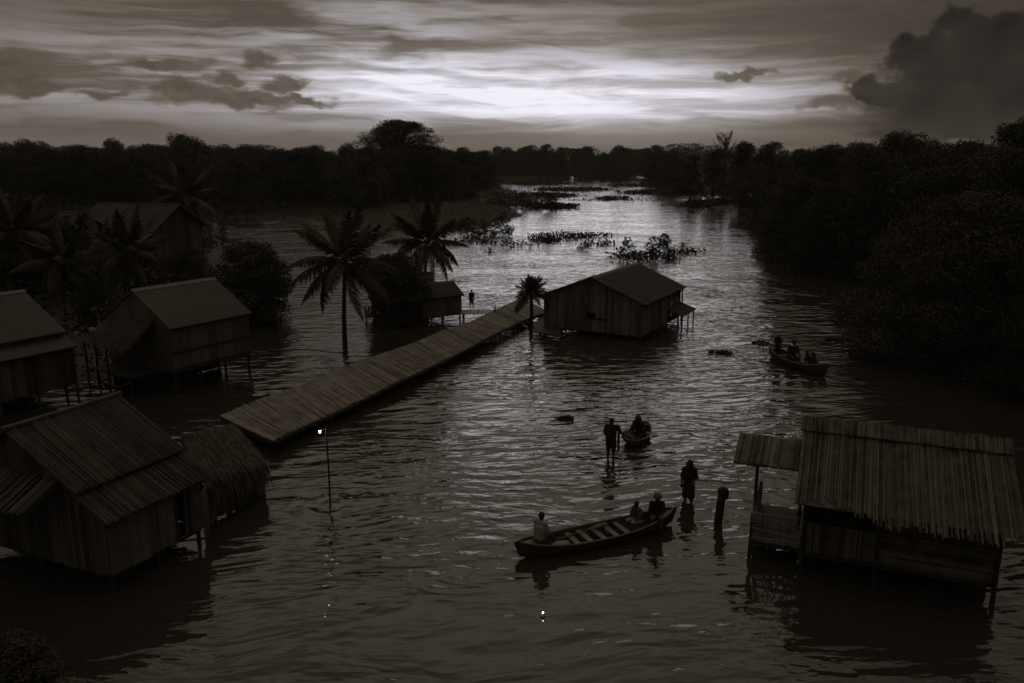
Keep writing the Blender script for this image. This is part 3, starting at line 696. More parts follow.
# ---------------------------------------------------------------- boats
def canoe(label, c, yaw, L, W, dep=.34, thw=(-.45, -.3, -.15, 0, .15, .3), rise=.22, group='canoes on the flood'):
    c = V((c[0], c[1], 0)); t = thing('canoe', label, 'canoe', c, group); rot = Matrix.Rotation(yaw, 3, 'Z')
    def W3(x, y, z): return c + rot @ V((x, y, z))
    S = 33; outer = []; inner = []
    def hwid(k): return W / 2 * max(0, 1 - abs(k) ** 2.4) ** .75 + .035
    def shr(k): return dep + rise * abs(k) ** 2.6
    def bot(k): return -.10 + .36 * max(0, abs(k) - .62) ** 1.5 * 2.2
    prof = [(1, 1), (.97, .72), (.86, .38), (.62, .12), (.3, 0), (-.3, 0), (-.62, .12), (-.86, .38), (-.97, .72), (-1, 1)]
    vs = []
    for i in range(S):
        k = -1 + 2 * i / (S - 1); x = k * L / 2; w_ = hwid(k); h0, h1 = bot(k), shr(k)
        for (pw, phh) in prof: vs.append(W3(x + (L * .03 * (1 if k > 0 else -1) * phh if abs(k) > .97 else 0), pw * w_, h0 + (h1 - h0) * phh))
    n = len(prof); mb = MB()
    fs = [(i * n + j, i * n + j + 1, (i + 1) * n + j + 1, (i + 1) * n + j) for i in range(S - 1) for j in range(n - 1)]
    fs.append(tuple(range(n))); fs.append(tuple(reversed(range((S - 1) * n, S * n)))); mb.add(vs, fs); mb.part('hull', M['hull'], t, True)
    vs = []; mb = MB()
    for i in range(S):
        k = -1 + 2 * i / (S - 1); x = k * L / 2 * .985; w_ = max(hwid(k) - .03, .008); h0, h1 = bot(k) + .05, shr(k) + .003
        for (pw, phh) in prof: vs.append(W3(x, pw * w_, h0 + (h1 - h0) * phh))
    mb.add(vs, [tuple(reversed(f)) for f in fs[:-2]]); mb.part('inner_planking', M['hull'], t, True)
    for s in (-1, 1):
        mb = MB(); mb.sweep([W3(k * L / 2, s * hwid(k), shr(k) + .01) for k in [-1 + 2 * i / 32 for i in range(33)]], .028, 6); mb.part('gunwale', M['hull_in'], t)
    for k in thw:
        w_ = hwid(k) - .03; mb = MB(); mb.box(W3(k * L / 2, 0, shr(k) - .09), rot @ V((.085, 0, 0)), rot @ V((0, w_, 0)), V((0, 0, .016))); mb.part('thwart', M['hull_in'], t)
    for s in (-1, 1):
        mb = MB(); ks = [s * (.80 + .2 * i / 6) for i in range(7)]
        vs = []
        for k in ks: vs += [W3(k * L / 2, hwid(k) - .03, shr(k) - .02), W3(k * L / 2, -hwid(k) + .03, shr(k) - .02)]
        vs += [p - V((0, 0, .03)) for p in vs]
        f_ = [(2 * i, 2 * i + 1, 2 * i + 3, 2 * i + 2) for i in range(6)] + [(14 + 2 * i, 14 + 2 * i + 2, 14 + 2 * i + 3, 14 + 2 * i + 1) for i in range(6)] + [(0, 14, 15, 1)]
        mb.add(vs, f_); mb.part('end_deck', M['hull'], t)
    return t, W3, shr

# ---------------------------------------------------------------- people
def evaluated(o):
    dg = bpy.context.evaluated_depsgraph_get(); me = bpy.data.meshes.new_from_object(o.evaluated_get(dg)); return me
def remesh_part(mb, name, mat_, parent, vox):
    root = parent
    while root.parent: root = root.parent
    me = mb.mesh(name, mat_, WL[root.name]); tmp = bpy.data.objects.new('tmp', me); col.objects.link(tmp)
    md = tmp.modifiers.new('r', 'REMESH'); md.mode = 'VOXEL'; md.voxel_size = vox
    sm = tmp.modifiers.new('s', 'SMOOTH'); sm.iterations = 2; sm.factor = .5
    m2 = evaluated(tmp); bpy.data.objects.remove(tmp); bpy.data.meshes.remove(me)
    m2.name = name; m2.polygons.foreach_set('use_smooth', [True] * len(m2.polygons))
    if not m2.materials: m2.materials.append(mat_)
    o = bpy.data.objects.new(name, m2); col.objects.link(o); o.parent = parent
    return o
def J_stand(lean=0.0, armL=None, armR=None, step=.12):
    j = dict(pel=V((0, 0, .90)), chest=V((0, lean * .5, 1.20)), neck=V((0, lean, 1.41)), head=V((0, lean * 1.25 + .02, 1.54)),
             hipL=V((-.09, 0, .88)), hipR=V((.09, 0, .88)), knL=V((-.10, .03 + step, .47)), knR=V((.10, .04 - step * .5, .47)), ftL=V((-.11, step, .05)), ftR=V((.11, -step, .05)),
             shL=V((-.18, lean * .9, 1.36)), shR=V((.18, lean * .9, 1.36)), elL=V((-.23, lean * .9 - .02, 1.08)), elR=V((.23, lean * .9 - .02, 1.08)), haL=V((-.24, lean + .06, .85)), haR=V((.24, lean + .06, .85)))
    if armL: j['elL'], j['haL'] = V(armL[0]), V(armL[1])
    if armR: j['elR'], j['haR'] = V(armR[0]), V(armR[1])
    return j
def J_sit(lean=.12, armL=None, armR=None, legdrop=.30):
    """seat height is z = 0 in this frame"""
    j = dict(pel=V((0, 0, .10)), chest=V((0, lean * .55, .42)), neck=V((0, lean, .62)), head=V((0, lean * 1.2 + .03, .75)),
             hipL=V((-.09, 0, .09)), hipR=V((.09, 0, .09)), knL=V((-.13, .40, .16)), knR=V((.13, .41, .15)), ftL=V((-.12, .50, .16 - legdrop)), ftR=V((.12, .52, .15 - legdrop)),
             shL=V((-.17, lean * .9, .57)), shR=V((.17, lean * .9, .57)), elL=V((-.22, lean + .08, .32)), elR=V((.22, lean + .08, .32)), haL=V((-.13, .34, .22)), haR=V((.13, .34, .22)))
    if armL: j['elL'], j['haL'] = V(armL[0]), V(armL[1])
    if armR: j['elR'], j['haR'] = V(armR[0]), V(armR[1])
    return j
def person(label, loc, yaw, J, shirt='cloth_dark', pants='cloth_dark', hat=None, scale=1.0, shawl=None, long_hair=False, skirt=False, scarf=None, group='people in and beside the boats'):
    loc = V(loc); t = thing('person', label, 'person', loc, group); rot = Matrix.Rotation(yaw, 3, 'Z')
    j = {k: loc + rot @ (v * scale) for k, v in J.items()}; s = scale
    fwd = rot @ V((0, 1, 0)); rt = rot @ V((1, 0, 0)); upv = V((0, 0, 1))
    b = MB()
    b.ball(j['head'], (.078 * s, .096 * s, .118 * s), rot, 16, 12)
    b.ball(j['head'] + fwd * .03 * s - upv * .045 * s, (.055 * s, .06 * s, .055 * s), rot)          # jaw
    b.capsule(j['head'] + fwd * .085 * s + upv * .015 * s, j['head'] + fwd * .105 * s - upv * .018 * s, .011 * s, .017 * s, 8)   # nose
    for q in (-1, 1):
        b.ball(j['head'] + rt * q * .078 * s, (.014 * s, .022 * s, .032 * s), rot)                    # ears
        b.ball(j['head'] + rt * q * .03 * s + fwd * .080 * s + upv * .012 * s, .014 * s)             # eyes
    b.capsule(j['head'] - rt * .022 * s + fwd * .088 * s - upv * .05 * s, j['head'] + rt * .022 * s + fwd * .088 * s - upv * .05 * s, .010 * s)   # mouth
    b.capsule(j['neck'] - upv * .05 * s, j['head'] - upv * .05 * s, .056 * s, .052 * s)
    for q in (-1, 1):
        b.capsule(j['pel'] + rt * q * .05 * s, j['chest'] + rt * q * .065 * s, .105 * s, .115 * s)
        b.capsule(j['chest'] + rt * q * .065 * s, j['neck'] - upv * .1 * s + rt * q * .07 * s, .115 * s, .08 * s)
    b.capsule(j['shL'], j['shR'], .062 * s)
    for q, c in ((-1, 'L'), (1, 'R')):
        b.capsule(j['sh' + c], j['el' + c], .05 * s, .04 * s); b.capsule(j['el' + c], j['ha' + c], .04 * s, .027 * s)
        d = (j['ha' + c] - j['el' + c]).normalized(); sd_ = d.cross(upv)
        sd_ = sd_.normalized() if sd_.length > .1 else fwd
        nd = sd_.cross(d).normalized(); w0 = j['ha' + c]
        b.capsule(w0 + d * .02 * s, w0 + d * .075 * s, .028 * s, .034 * s)
        for fi, (off, ln_) in enumerate(((-.034, .068), (-.012, .08), (.011, .076), (.033, .06))):
            k0 = w0 + d * .085 * s + sd_ * off * s; k1 = k0 + (d * .9 - nd * .35).normalized() * ln_ * .5 * s; k2 = k1 + (d * .55 - nd * .8).normalized() * ln_ * .5 * s
            b.capsule(k0, k1, .0105 * s, .0095 * s, 8); b.capsule(k1, k2, .0095 * s, .008 * s, 8)
        th0 = w0 + d * .03 * s - sd_ * .028 * s; th1 = th0 + (d * .6 - sd_ * .7 - nd * .2).normalized() * .04 * s; b.capsule(th0, th1, .013 * s, .011 * s, 8); b.capsule(th1, th1 + (d * .85 - nd * .4).normalized() * .032 * s, .011 * s, .009 * s, 8)
        b.capsule(j['hip' + c], j['kn' + c], .085 * s, .057 * s); b.capsule(j['kn' + c], j['ft' + c] + upv * .03 * s, .056 * s, .036 * s)
        b.ball(j['kn' + c].lerp(j['ft' + c], .28) - fwd * .02 * s, (.05 * s, .05 * s, .09 * s), rot)
        b.capsule(j['ft' + c] - fwd * .04 * s - upv * .01 * s, j['ft' + c] + fwd * .15 * s - upv * .025 * s, .036 * s, .026 * s)
    remesh_part(b, 'body', M['skin'], t, .0115 * s)
    c_ = MB()
    for q in (-1, 1):
        c_.capsule(j['pel'] + rt * q * .045 * s + upv * .02 * s, j['chest'] + rt * q * .07 * s, .128 * s, .132 * s)
        c_.capsule(j['chest'] + rt * q * .07 * s, j['neck'] - upv * .1 * s + rt * q * .07 * s, .132 * s, .09 * s)
    c_.capsule(j['shL'], j['shR'], .075 * s)
    for q in 'LR': c_.capsule(j['sh' + q], j['sh' + q].lerp(j['el' + q], .85), .07 * s, .062 * s)
    remesh_part(c_, 'shirt', M[shirt], t, .017 * s)
    c_ = MB()
    for q in (-1, 1): c_.capsule(j['pel'] + rt * q * .05 * s + upv * .03 * s, j['pel'] + rt * q * .06 * s - upv * .05 * s, .125 * s, .13 * s)
    for q in 'LR':
        kk = 1.0 if not skirt else 1.15
        c_.capsule(j['hip' + q], j['hip' + q].lerp(j['kn' + q], kk), .11 * s, (.085 if not skirt else .12) * s)
    if skirt: c_.capsule((j['hipL'] + j['hipR']) / 2, (j['knL'] + j['knR']) / 2, .12 * s, .13 * s)
    remesh_part(c_, 'wrapped_skirt' if skirt else 'shorts', M[pants], t, .017 * s)
    h = MB()
    h.ball(j['head'] + upv * .022 * s - fwd * .016 * s, (.088 * s, .098 * s, .11 * s), rot, 16, 12)
    if long_hair: h.capsule(j['head'] - fwd * .06 * s, j['neck'] - fwd * .11 * s - upv * .12 * s, .075 * s, .05 * s)
    h2_ = MB(); h2_.v = h.v; h2_.f = h.f
    remesh_part(h2_, 'hair', M['hair'], t, .012 * s)
    if hat:
        h = MB(); c0 = j['head'] + upv * .07 * s
        if hat == 'wide': h.sweep([c0 - upv * .015, c0, c0 + upv * .03 * s, c0 + upv * .09 * s, c0 + upv * .11 * s], [.15 * s, .155 * s, .11 * s, .09 * s, .03 * s], 20)
        else: h.sweep([c0 - upv * .03, c0 + upv * .02 * s, c0 + upv * .07 * s, c0 + upv * .09 * s], [.104 * s, .106 * s, .08 * s, .02 * s], 18)
        h.part('hat', M['cloth_mid'], t, True)
    if scarf:
        h = MB(); h.sweep([j['neck'] + upv * .0 * s, j['neck'] + upv * .045 * s, j['neck'] + upv * .085 * s], [.105 * s, .115 * s, .09 * s], 16); h.part('collar', M[scarf], t, True)
    if shawl:
        h = MB()
        h.ball(j['head'] + upv * .01 * s - fwd * .03 * s, (.12 * s, .125 * s, .14 * s), rot)
        h.capsule(j['head'] - fwd * .04 * s, j['neck'] - fwd * .05 * s - upv * .06 * s, .12 * s, .13 * s)
        for q in (-1, 1): h.capsule(j['neck'] + rt * q * .10 * s - upv * .06 * s - fwd * .02 * s, j['pel'] + rt * q * .12 * s + upv * .12 * s - fwd * .02 * s, .10 * s, .115 * s)
        h.capsule(j['shL'] + rt * .05 * s, j['shR'] - rt * .05 * s, .10 * s)
        for q in 'LR': h.capsule(j['sh' + q] + rt * (.03 if q == 'L' else -.03) * s, j['el' + q], .085 * s, .075 * s)
        f2 = MB()
        remesh_part(h, 'shawl', M[shawl], t, .02 * s)
    return t

# the long canoe in front
t0, t1 = at(519, 549, .3), at(672, 515, .3); cc = (t0 + t1) / 2; yw = math.atan2((t1 - t0).y, (t1 - t0).x); Lc = (t1 - t0).length * 1.0
boat1, W1, S1 = canoe('long wooden canoe with bare thwarts and three passengers in front of the waders', cc, yw, Lc, .98, .30, (-.33, -.17, .0, .16, .31))
seat = .26
person('person in pale shirt sitting on the near end of the long canoe', W1(-Lc * .375, .03, .36), yw - R(65), J_sit(.06, armR=((.25, .10, .30), (.22, .33, .10)), legdrop=.24), 'cloth_light', 'cloth_mid', scale=1.02)
person('person with dark curly hair sitting mid-boat near the far end of the long canoe', W1(Lc * .27, .03, S1(.54) - .07), yw + R(100), J_sit(.10, legdrop=.24), 'cloth_mid', 'cloth_light', scale=.84)
person('person in a brimmed hat hunched at the far end of the long canoe', W1(Lc * .385, .0, S1(.77) - .08), yw + R(150), J_sit(.2, legdrop=.22), 'cloth_dark', 'cloth_mid', hat='wide', scale=.98)
bq = W1(-Lc * .27, -.12, .12); mb = MB(); mb.ball(bq + V((0, 0, .08)), (.26, .16, .12), Matrix.Rotation(yw, 3, 'Z')); mb.ball(bq + V((.2, .1, .08)), (.14, .12, .1)); mb.solo('cloth_bundle', M['cloth_light'], bq, 'pale bundle lying in the near end of the long canoe', 'bundle', smooth=True)

# small canoe seen end-on with cloaked person
c2 = at(641, 446); boat2, W2, S2 = canoe('small dark canoe seen end on behind the first wader', c2 + V((0, .8, 0)), R(68), 2.5, .85, .24, (-.3, .35), .12)
person('cloaked person bending forward in the small end-on canoe', W2(-.1, -.12, .2), R(150), J_sit(.26, legdrop=.2), 'cloth_dark', 'cloth_dark', shawl='cloth_dark', scale=1.06)
mb = MB(); bq = W2(-.75, .18, .12)
mb.ball(bq + V((0, 0, .14)), (.26, .22, .18)); mb.ball(bq + V((-.08, .2, .2)), (.2, .2, .2)); mb.solo('sack', M['cloth_mid'], bq, 'lumpy sack lying in the small end-on canoe', 'sack', smooth=True)
pq = W2(-.9, .55, 0); mb = MB(); mb.sweep([pq + V((0, 0, -.8)), pq + V((-.02, 0, .25)), pq + V((0, 0, .78))], [.05, .05, .045], 7); mb.solo('stake', M['timber'], pq, 'short upright stake at the side of the small end-on canoe', 'stake')

# far canoe with four people
t0, t1 = at(770, 352, .25), at(826, 371, .35); cc = (t0 + t1) / 2; yw3 = math.atan2((t1 - t0).y, (t1 - t0).x); L3 = (t1 - t0).length
boat3, W3_, S3 = canoe('crowded canoe with upturned end near the right bank trees', cc, yw3, L3, 1.0, .36, (-.5, -.2, .1, .4), .36)
person('small person standing at the far end of the crowded canoe', W3_(-L3 * .36, 0, .22), yw3 - R(120), J_stand(.06, step=.05), 'cloth_dark', 'cloth_dark', scale=.74)
person('big person in dark coat with white collar and cap in the crowded canoe', W3_(-L3 * .10, 0, .24), yw3 - R(100), J_sit(.10, legdrop=.22), 'cloth_dark', 'cloth_dark', hat='cap', scarf='cloth_white', scale=1.35)
person('person with pale cloth on the lap sitting in the crowded canoe', W3_(L3 * .18, .12, .3), yw3 + R(160), J_sit(.1, legdrop=.22), 'cloth_dark', 'cloth_light', scale=.9)
person('hooded person sitting nearest the upturned end of the crowded canoe', W3_(L3 * .33, -.02, .3), yw3 + R(120), J_sit(.16, legdrop=.22), 'cloth_dark', 'cloth_mid', shawl='cloth_dark', scale=.95)
bq = W3_(L3 * .09, .16, .2); mb = MB(); mb.ball(bq + V((0, 0, .22)), (.2, .24, .26)); mb.ball(bq + V((.1, -.05, .4)), (.12, .12, .14)); mb.solo('pale_sack', M['cloth_light'], bq, 'upright pale sack in the middle of the crowded canoe', 'sack', smooth=True)

# waders
person('wader in dark shirt and shorts reaching towards the small canoe', at(610.5, 459) + V((0, 0, -.17)), R(-15), J_stand(.05, armL=((-.25, .06, 1.10), (-.2, .22, .90)), armR=((.34, .10, 1.12), (.56, .2, .98)), step=.07), 'cloth_dark', 'cloth_dark', scale=1.06, long_hair=True)
person('wader draped in a dark shawl, standing behind the long canoe', at(688, 501) + V((0, 0, -.2)), R(165), J_stand(.04, armL=((-.24, .06, 1.10), (-.15, .24, 1.0)), step=.05), 'cloth_dark', 'cloth_dark', shawl='cloth_dark', skirt=True, scale=.98)
person('child standing on the landing stage by the low hut', at(471.5, 309, .525) + V((0, .2, 0)), R(200), J_stand(.02, step=.08), 'cloth_dark', 'cloth_dark', scale=.82)

# ---------------------------------------------------------------- vegetation
nrg = np.random.default_rng(5)
def leaf_mesh(name, cen, size, mat_, flat=.35, droop=0.0, aspect=.5, extra=None):
    """one quad-pair leaf spray per centre; returns mesh"""
    n = len(cen); th = nrg.uniform(0, 2 * np.pi, n); el_ = nrg.normal(0, flat + .25, n) - droop
    d = np.stack([np.cos(th) * np.cos(el_), np.sin(th) * np.cos(el_), np.sin(el_)], 1)
    r = nrg.normal(size=(n, 3)); s = np.cross(d, r + np.array([0, 0, 1.2])); s /= np.linalg.norm(s, axis=1, keepdims=True) + 1e-9
    sz = size * nrg.uniform(.55, 1.35, n)[:, None]
    up = np.cross(s, d)
    p0 = cen - d * sz * .5; p3 = cen + d * sz * .5 + np.array([0, 0, -1]) * sz * .12
    p1 = cen + s * sz * aspect * .5 + up * sz * .08; p2 = cen - s * sz * aspect * .5 + up * sz * .08
    vs = np.stack([p0, p1, p3, p2], 1).reshape(-1, 3)
    fs = np.arange(n * 4, dtype=np.int32)
    vs0 = vs; loops = fs; nq = n
    me = bpy.data.meshes.new(name)
    me.vertices.add(len(vs)); me.vertices.foreach_set('co', vs.astype(np.float32).ravel())
    me.loops.add(nq * 4); me.loops.foreach_set('vertex_index', loops)
    me.polygons.add(nq); me.polygons.foreach_set('loop_start', np.arange(0, nq * 4, 4, dtype=np.int32))
    me.materials.append(mat_); me.update(calc_edges=True); me.validate()
    return me
def clumps_to_pts(cl, per):
    out = []
    for (c, r) in cl:
        k = int(per * (np.prod(r) ** (1 / 3)) ** 2); v = nrg.normal(size=(k, 3)); v /= np.linalg.norm(v, axis=1, keepdims=True)
        rad = nrg.uniform(.25, 1, k) ** .45
        rad *= 1 + nrg.normal(0, .10, k)
        out.append(np.array(c) + v * rad[:, None] * np.array(r))
    return np.concatenate(out)
def tree_proto(name, seed, h=10., w=10., base=.2, n=34, per=130, leaf=.32, mat_='leaf', cr=(.10, .2), shape='round', trunks=1, flat=.35, droop=0.0):
    """prototype tree at the origin: trunk with limbs, and a crown of leaf sprays; returns (trunk mesh, crown mesh)"""
    rg = random.Random(seed); mb = MB(); cl = []
    tr = [(rg.uniform(-.1, .1) * w * (trunks > 1) * 1.2, rg.uniform(-.1, .1) * w * (trunks > 1) * 1.2) for _ in range(trunks)]
    for (tx, ty) in tr:
        top = V((tx + rg.uniform(-.5, .5), ty + rg.uniform(-.5, .5), h * .8)); k = .022 * h / math.sqrt(trunks)
        fork = V((tx * 1.1, ty * 1.1, h * max(base, .12) * .9))
        mb.sweep([(tx, ty, -.6), (tx * 1.05, ty, fork.z * .5), fork, fork.lerp(top, .5) + V((rg.uniform(-.4, .4), rg.uniform(-.4, .4), 0)), top], [k * 1.35, k, k * .85, k * .5, k * .15], 8)
    for i in range(n):
        u = (i + .5) / n; ph = i * 2.39996 + rg.uniform(-.5, .5)
        zf = rg.uniform(0, 1)
        if shape == 'round': rr_ = math.sqrt(max(0, 1 - (2 * zf - 1) ** 2)) * .95 + .05
        elif shape == 'umbrella': rr_ = math.sqrt(max(0, 1 - zf ** 2)) ; 
        elif shape == 'skirt': rr_ = math.sqrt(max(0.02, 1 - zf ** 1.7))
        else: rr_ = (1 - zf) * .8 + .25
        q = math.sqrt(rg.uniform(.15, 1)); R_ = w * .5 * rr_ * q * .86
        s = rg.uniform(*cr) * w * (1.15 - .35 * zf)
        c = V((R_ * math.cos(ph), R_ * math.sin(ph), h * (base + (1 - base) * zf * .96) - s * .3))
        c.z = max(c.z, s * .25)
        cl.append((tuple(c), (s, s, s * rg.uniform(.55, .8))))
        (tx, ty) = tr[i % trunks]
        z0 = min(c.z * .75, h * .7); z0 = max(z0, h * base * .6)
        p0 = V((tx * 1.1, ty * 1.1, z0)); md = p0.lerp(c, .55) + V((0, 0, rg.uniform(0, .06) * h))
        mb.sweep([p0, md, c], [.008 * h, .0055 * h, .0025 * h], 5)
    pts = clumps_to_pts(cl, per)
    if shape != 'skirt': pts = pts[pts[:, 2] > .1]
    else: pts[:, 2] = np.maximum(pts[:, 2], nrg.uniform(-.05, .15, len(pts)))
    print('PROTO', name, len(pts))
    return mb.mesh('trunk', M['bark']), leaf_mesh('crown', pts, leaf, M[mat_], flat, droop)
PR = {
 'broad': [tree_proto('broad', s, 10, 10, .16, 70, 210, .28) for s in (1, 2)],
 'bushy': [tree_proto('bushy', s, 10, 11, .03, 80, 210, .27, shape='skirt', trunks=3) for s in (3, 4)],
 'tall': [tree_proto('tall', s, 12, 8, .15, 60, 200, .28, shape='cone') for s in (5, 6)],
 'dome': [tree_proto('dome', 7, 18, 15, .34, 150, 240, .26, shape='umbrella', cr=(.09, .15))],
 'near': [tree_proto('near', s, 10, 12, .05, 130, 620, .15, shape='skirt', trunks=4, cr=(.07, .15), droop=.15) for s in (8, 9)],
 'round': [tree_proto('round', 10, 5, 5, .04, 110, 1000, .15, shape='round', trunks=4, cr=(.10, .17))],
 'shrub': [tree_proto('shrub', s, 2, 2.4, .02, 16, 700, .16, shape='skirt', trunks=3, cr=(.1, .2)) for s in (11, 12)],
}
HT = {'broad': (10, 10), 'bushy': (10, 11), 'tall': (12, 8), 'dome': (18, 15), 'near': (10, 12), 'round': (5, 5), 'shrub': (2, 2.4)}
used = {}
def plant(kind, base_px, top_py, width_px, label, group=None, name='tree', cat='tree', var=None, matn=None, zoff=None, rot=None):
    g = at(*base_px); Y = g.y
    return plant_w(kind, g, max(.4, hz(base_px[0], top_py, Y)), width_px * Y / FOC, label, group, name, cat, var, rot)
def plant_w(kind, g, h, wd, label, group=None, name='tree', cat='tree', var=None, rot=None):
    k = rnd.randrange(len(PR[kind])) if var is None else var
    tm, cm = PR[kind][k]; H0, W0 = HT[kind]
    key = (kind, k)
    if key not in used:
        r = bpy.data.objects.new(name, None); col.objects.link(r)
        for nm, me in (('trunk', tm), ('crown', cm)):
            o = bpy.data.objects.new(nm, me); col.objects.link(o); o.parent = r
        used[key] = r
    else:
        r = copy_tree(used[key]); r.name = name
        for q in ('group',):
            if q in r: del r[q]
    zg = float(land_h(g.x, g.y)); r.location = (g.x, g.y, max(zg, -.4) if zg > -.3 else -.25)
    r.scale = (wd / W0, wd / W0, h / H0); r.rotation_euler = (0, 0, rnd.uniform(0, 6.28) if rot is None else rot)
    return setp(r, label, cat, group)

# right bank
GR = 'dense trees of the right bank'
RB = 'dark leafy tree in the crowded mass on the right bank'
plant('near', (965, 362), 190, 250, 'huge dark tree overhanging the water at the right edge', var=0)
plant('near', (1065, 395), 215, 210, 'leafy tree cut by the right frame edge behind the near hut', var=1)
plant('bushy', (905, 322), 216, 120, 'low bushy tree dipping into the water left of the huge right-hand tree')
plant('near', (838, 272), 172, 115, 'rounded tree reaching the water right of the white-trunk gap', var=1, rot=1.)
plant('bushy', (796, 258), 172, 84, 'tree on pale roots at the tip of the right bank')
for (x, b_, tp_, wd) in ((880, 280, 170, 100), (790, 243, 172, 60), (778, 228, 168, 55), (935, 290, 168, 120), (1000, 300, 160, 130), (812, 240, 152, 90), (800, 232, 152, 70), (860, 244, 148, 95), (752, 214, 163, 45),
                         (925, 248, 154, 110), (985, 250, 150, 110), (1045, 262, 140, 120)):
    plant(rnd.choice(['bushy', 'broad', 'bushy']), (x, b_), tp_, wd, RB, GR)
plant('broad', (893, 236), 134, 75, 'peaked tree rising above the middle of the right bank')
plant('tall', (1003, 240), 120, 105, 'tallest tree at the right frame edge against the dark cloud')
plant('broad', (948, 232), 143, 80, 'flat-topped tree left of the tallest right-hand tree')
for (x, b_, tp_, wd) in ((690, 200, 152, 40), (712, 202, 148, 42), (742, 203, 142, 48), (770, 206, 143, 48), (798, 208, 149, 50), (826, 212, 145, 55), (852, 212, 143, 52), (878, 215, 148, 58), (915, 215, 141, 60), (970, 215, 142, 70), (1020, 220, 134, 75), (672, 190, 150, 36), (660, 185, 152, 32)):
    plant(rnd.choice(['broad', 'bushy', 'tall']), (x, b_), tp_, wd, RB, GR)
# bare tree
bt = at(722, 198); bh = hz(722, 130, bt.y)
t = thing('bare_tree', 'leafless tree with fine branches above the right bank', 'tree', bt)
mb = MB(); tw = MB(); rg = random.Random(4)
mb.sweep([bt + V((0, 0, -.5)), bt + V((.2, 0, bh * .4)), bt + V((0, 0, bh * .62)), bt + V((.3, 0, bh * .98))], [.4, .3, .2, .05], 7); mb.part('trunk', M['bark'], t)
for i in range(46):
    z0 = bh * rg.uniform(.5, .88); a = rg.uniform(0, 6.28); l = rg.uniform(2, 6) * (1.1 - .5 * z0 / bh)
    p0 = bt + V((.1, 0, z0)); p1 = p0 + V((math.cos(a) * l * .5, math.sin(a) * l * .5, l * .45)); p2 = p0 + V((math.cos(a) * l * .8, math.sin(a) * l * .8, min(l, bh - z0)))
    tw.sweep([p0, p1, p2], [.12, .08, .04], 4)
    for k in range(3): tw.sweep([p1, p1 + V((rg.uniform(-1, 1), rg.uniform(-1, 1), rg.uniform(.6, 1.6)))], [.06, .03], 4)
tw.part('branches', M['bark'], t)
# left bank
GL = 'dense trees of the left bank'
LBL = 'dark leafy tree in the crowded mass along the left bank'
plant('dome', (402, 200), 121, 108, 'tall dome-crowned tree standing above the left bank', rot=.4)
x = -30
while x < 380:
    plant(rnd.choice(['broad', 'bushy', 'bushy']), (x, 213 + rnd.uniform(-5, 2)), rnd.uniform(146, 162), rnd.uniform(48, 72), LBL, GL); x += rnd.uniform(20, 30)
x = -30
while x < 480:
    plant(rnd.choice(['broad', 'bushy', 'bushy']), (x, 192 + rnd.uniform(-3, 3)), rnd.uniform(144, 153) - (4 if x < 130 else 0), rnd.uniform(38, 60), LBL, GL); x += rnd.uniform(14, 22)
for (x, b_, tp_, wd) in ((385, 206, 150, 66), (420, 206, 150, 66), (447, 204, 160, 54), (358, 210, 156, 60), (462, 202, 176, 34)):
    plant('bushy', (x, b_), tp_, wd, LBL, GL)
plant('broad', (188, 205), 135, 56, 'feathery tall tree poking above the left treeline')
plant('broad', (15, 300), 198, 120, 'bushy tree behind the two-tier house at the left edge')
plant('bushy', (62, 292), 232, 80, 'low tree in front of the left longhouse')
plant('bushy', (150, 288), 255, 80, 'low shrubby tree in front of the right longhouse')
plant('round', (256, 322), 236, 90, 'round dark tree standing in the flood beside the pale roofed house')
plant('round', (396, 323), 246, 74, 'bushy tree between the two coconut palms')
plant('bushy', (98, 330), 285, 60, 'dark tree behind the lean-to of the pale roofed house')
# near bush, lower left corner
plant_w('round', at(0, 720), 2.0, 2.6, 'leafy bush in the bottom left corner below the camera', name='bush', cat='bush')
plant_w('round', at(60, 760), 1.6, 2.6, 'second leafy bush beyond the bottom left frame edge', name='bush', cat='bush')
# shrubs in the river
SH = [((627, 262), 234, 36, 'rounded bush standing in midstream'), ((660, 261), 229, 46, 'loose spreading bush right of the rounded midstream bush'), ((502, 236), 211, 34, 'bush at the tip of the left meadow bank'),
      ((485, 236), 218, 30, 'low bush on the left meadow bank'), ((470, 236), 216, 30, 'wide low bush under the left bank trees'), ((545, 208), 187, 36, 'dark bush island in the narrow of the river'), ((522, 208), 190, 36, 'bush island left of the river narrows'),
      ((500, 206), 190, 36, 'bush behind the left meadow tip'), ((585, 249), 241, 24, 'tiny bush left of the rounded midstream bush'), ((548, 241), 231, 24, 'low plant clump at mid river'), ((700, 206), 192, 36, 'dark shrub at the right river narrows'),
      ((668, 189), 178, 40, 'shrub in the marsh on the far right shore'), ((683, 246), 240, 20, 'flat small bush right of the midstream bushes'), ((490, 252), 245, 12, 'tiny floating plant near the left meadow'), ((725, 206), 190, 40, 'broad shrub beside the right river narrows')]
for bpx, tp_, wd, lb in SH: plant('shrub', bpx, tp_, wd, lb, 'bushes standing in the river', name='bush', cat='bush')

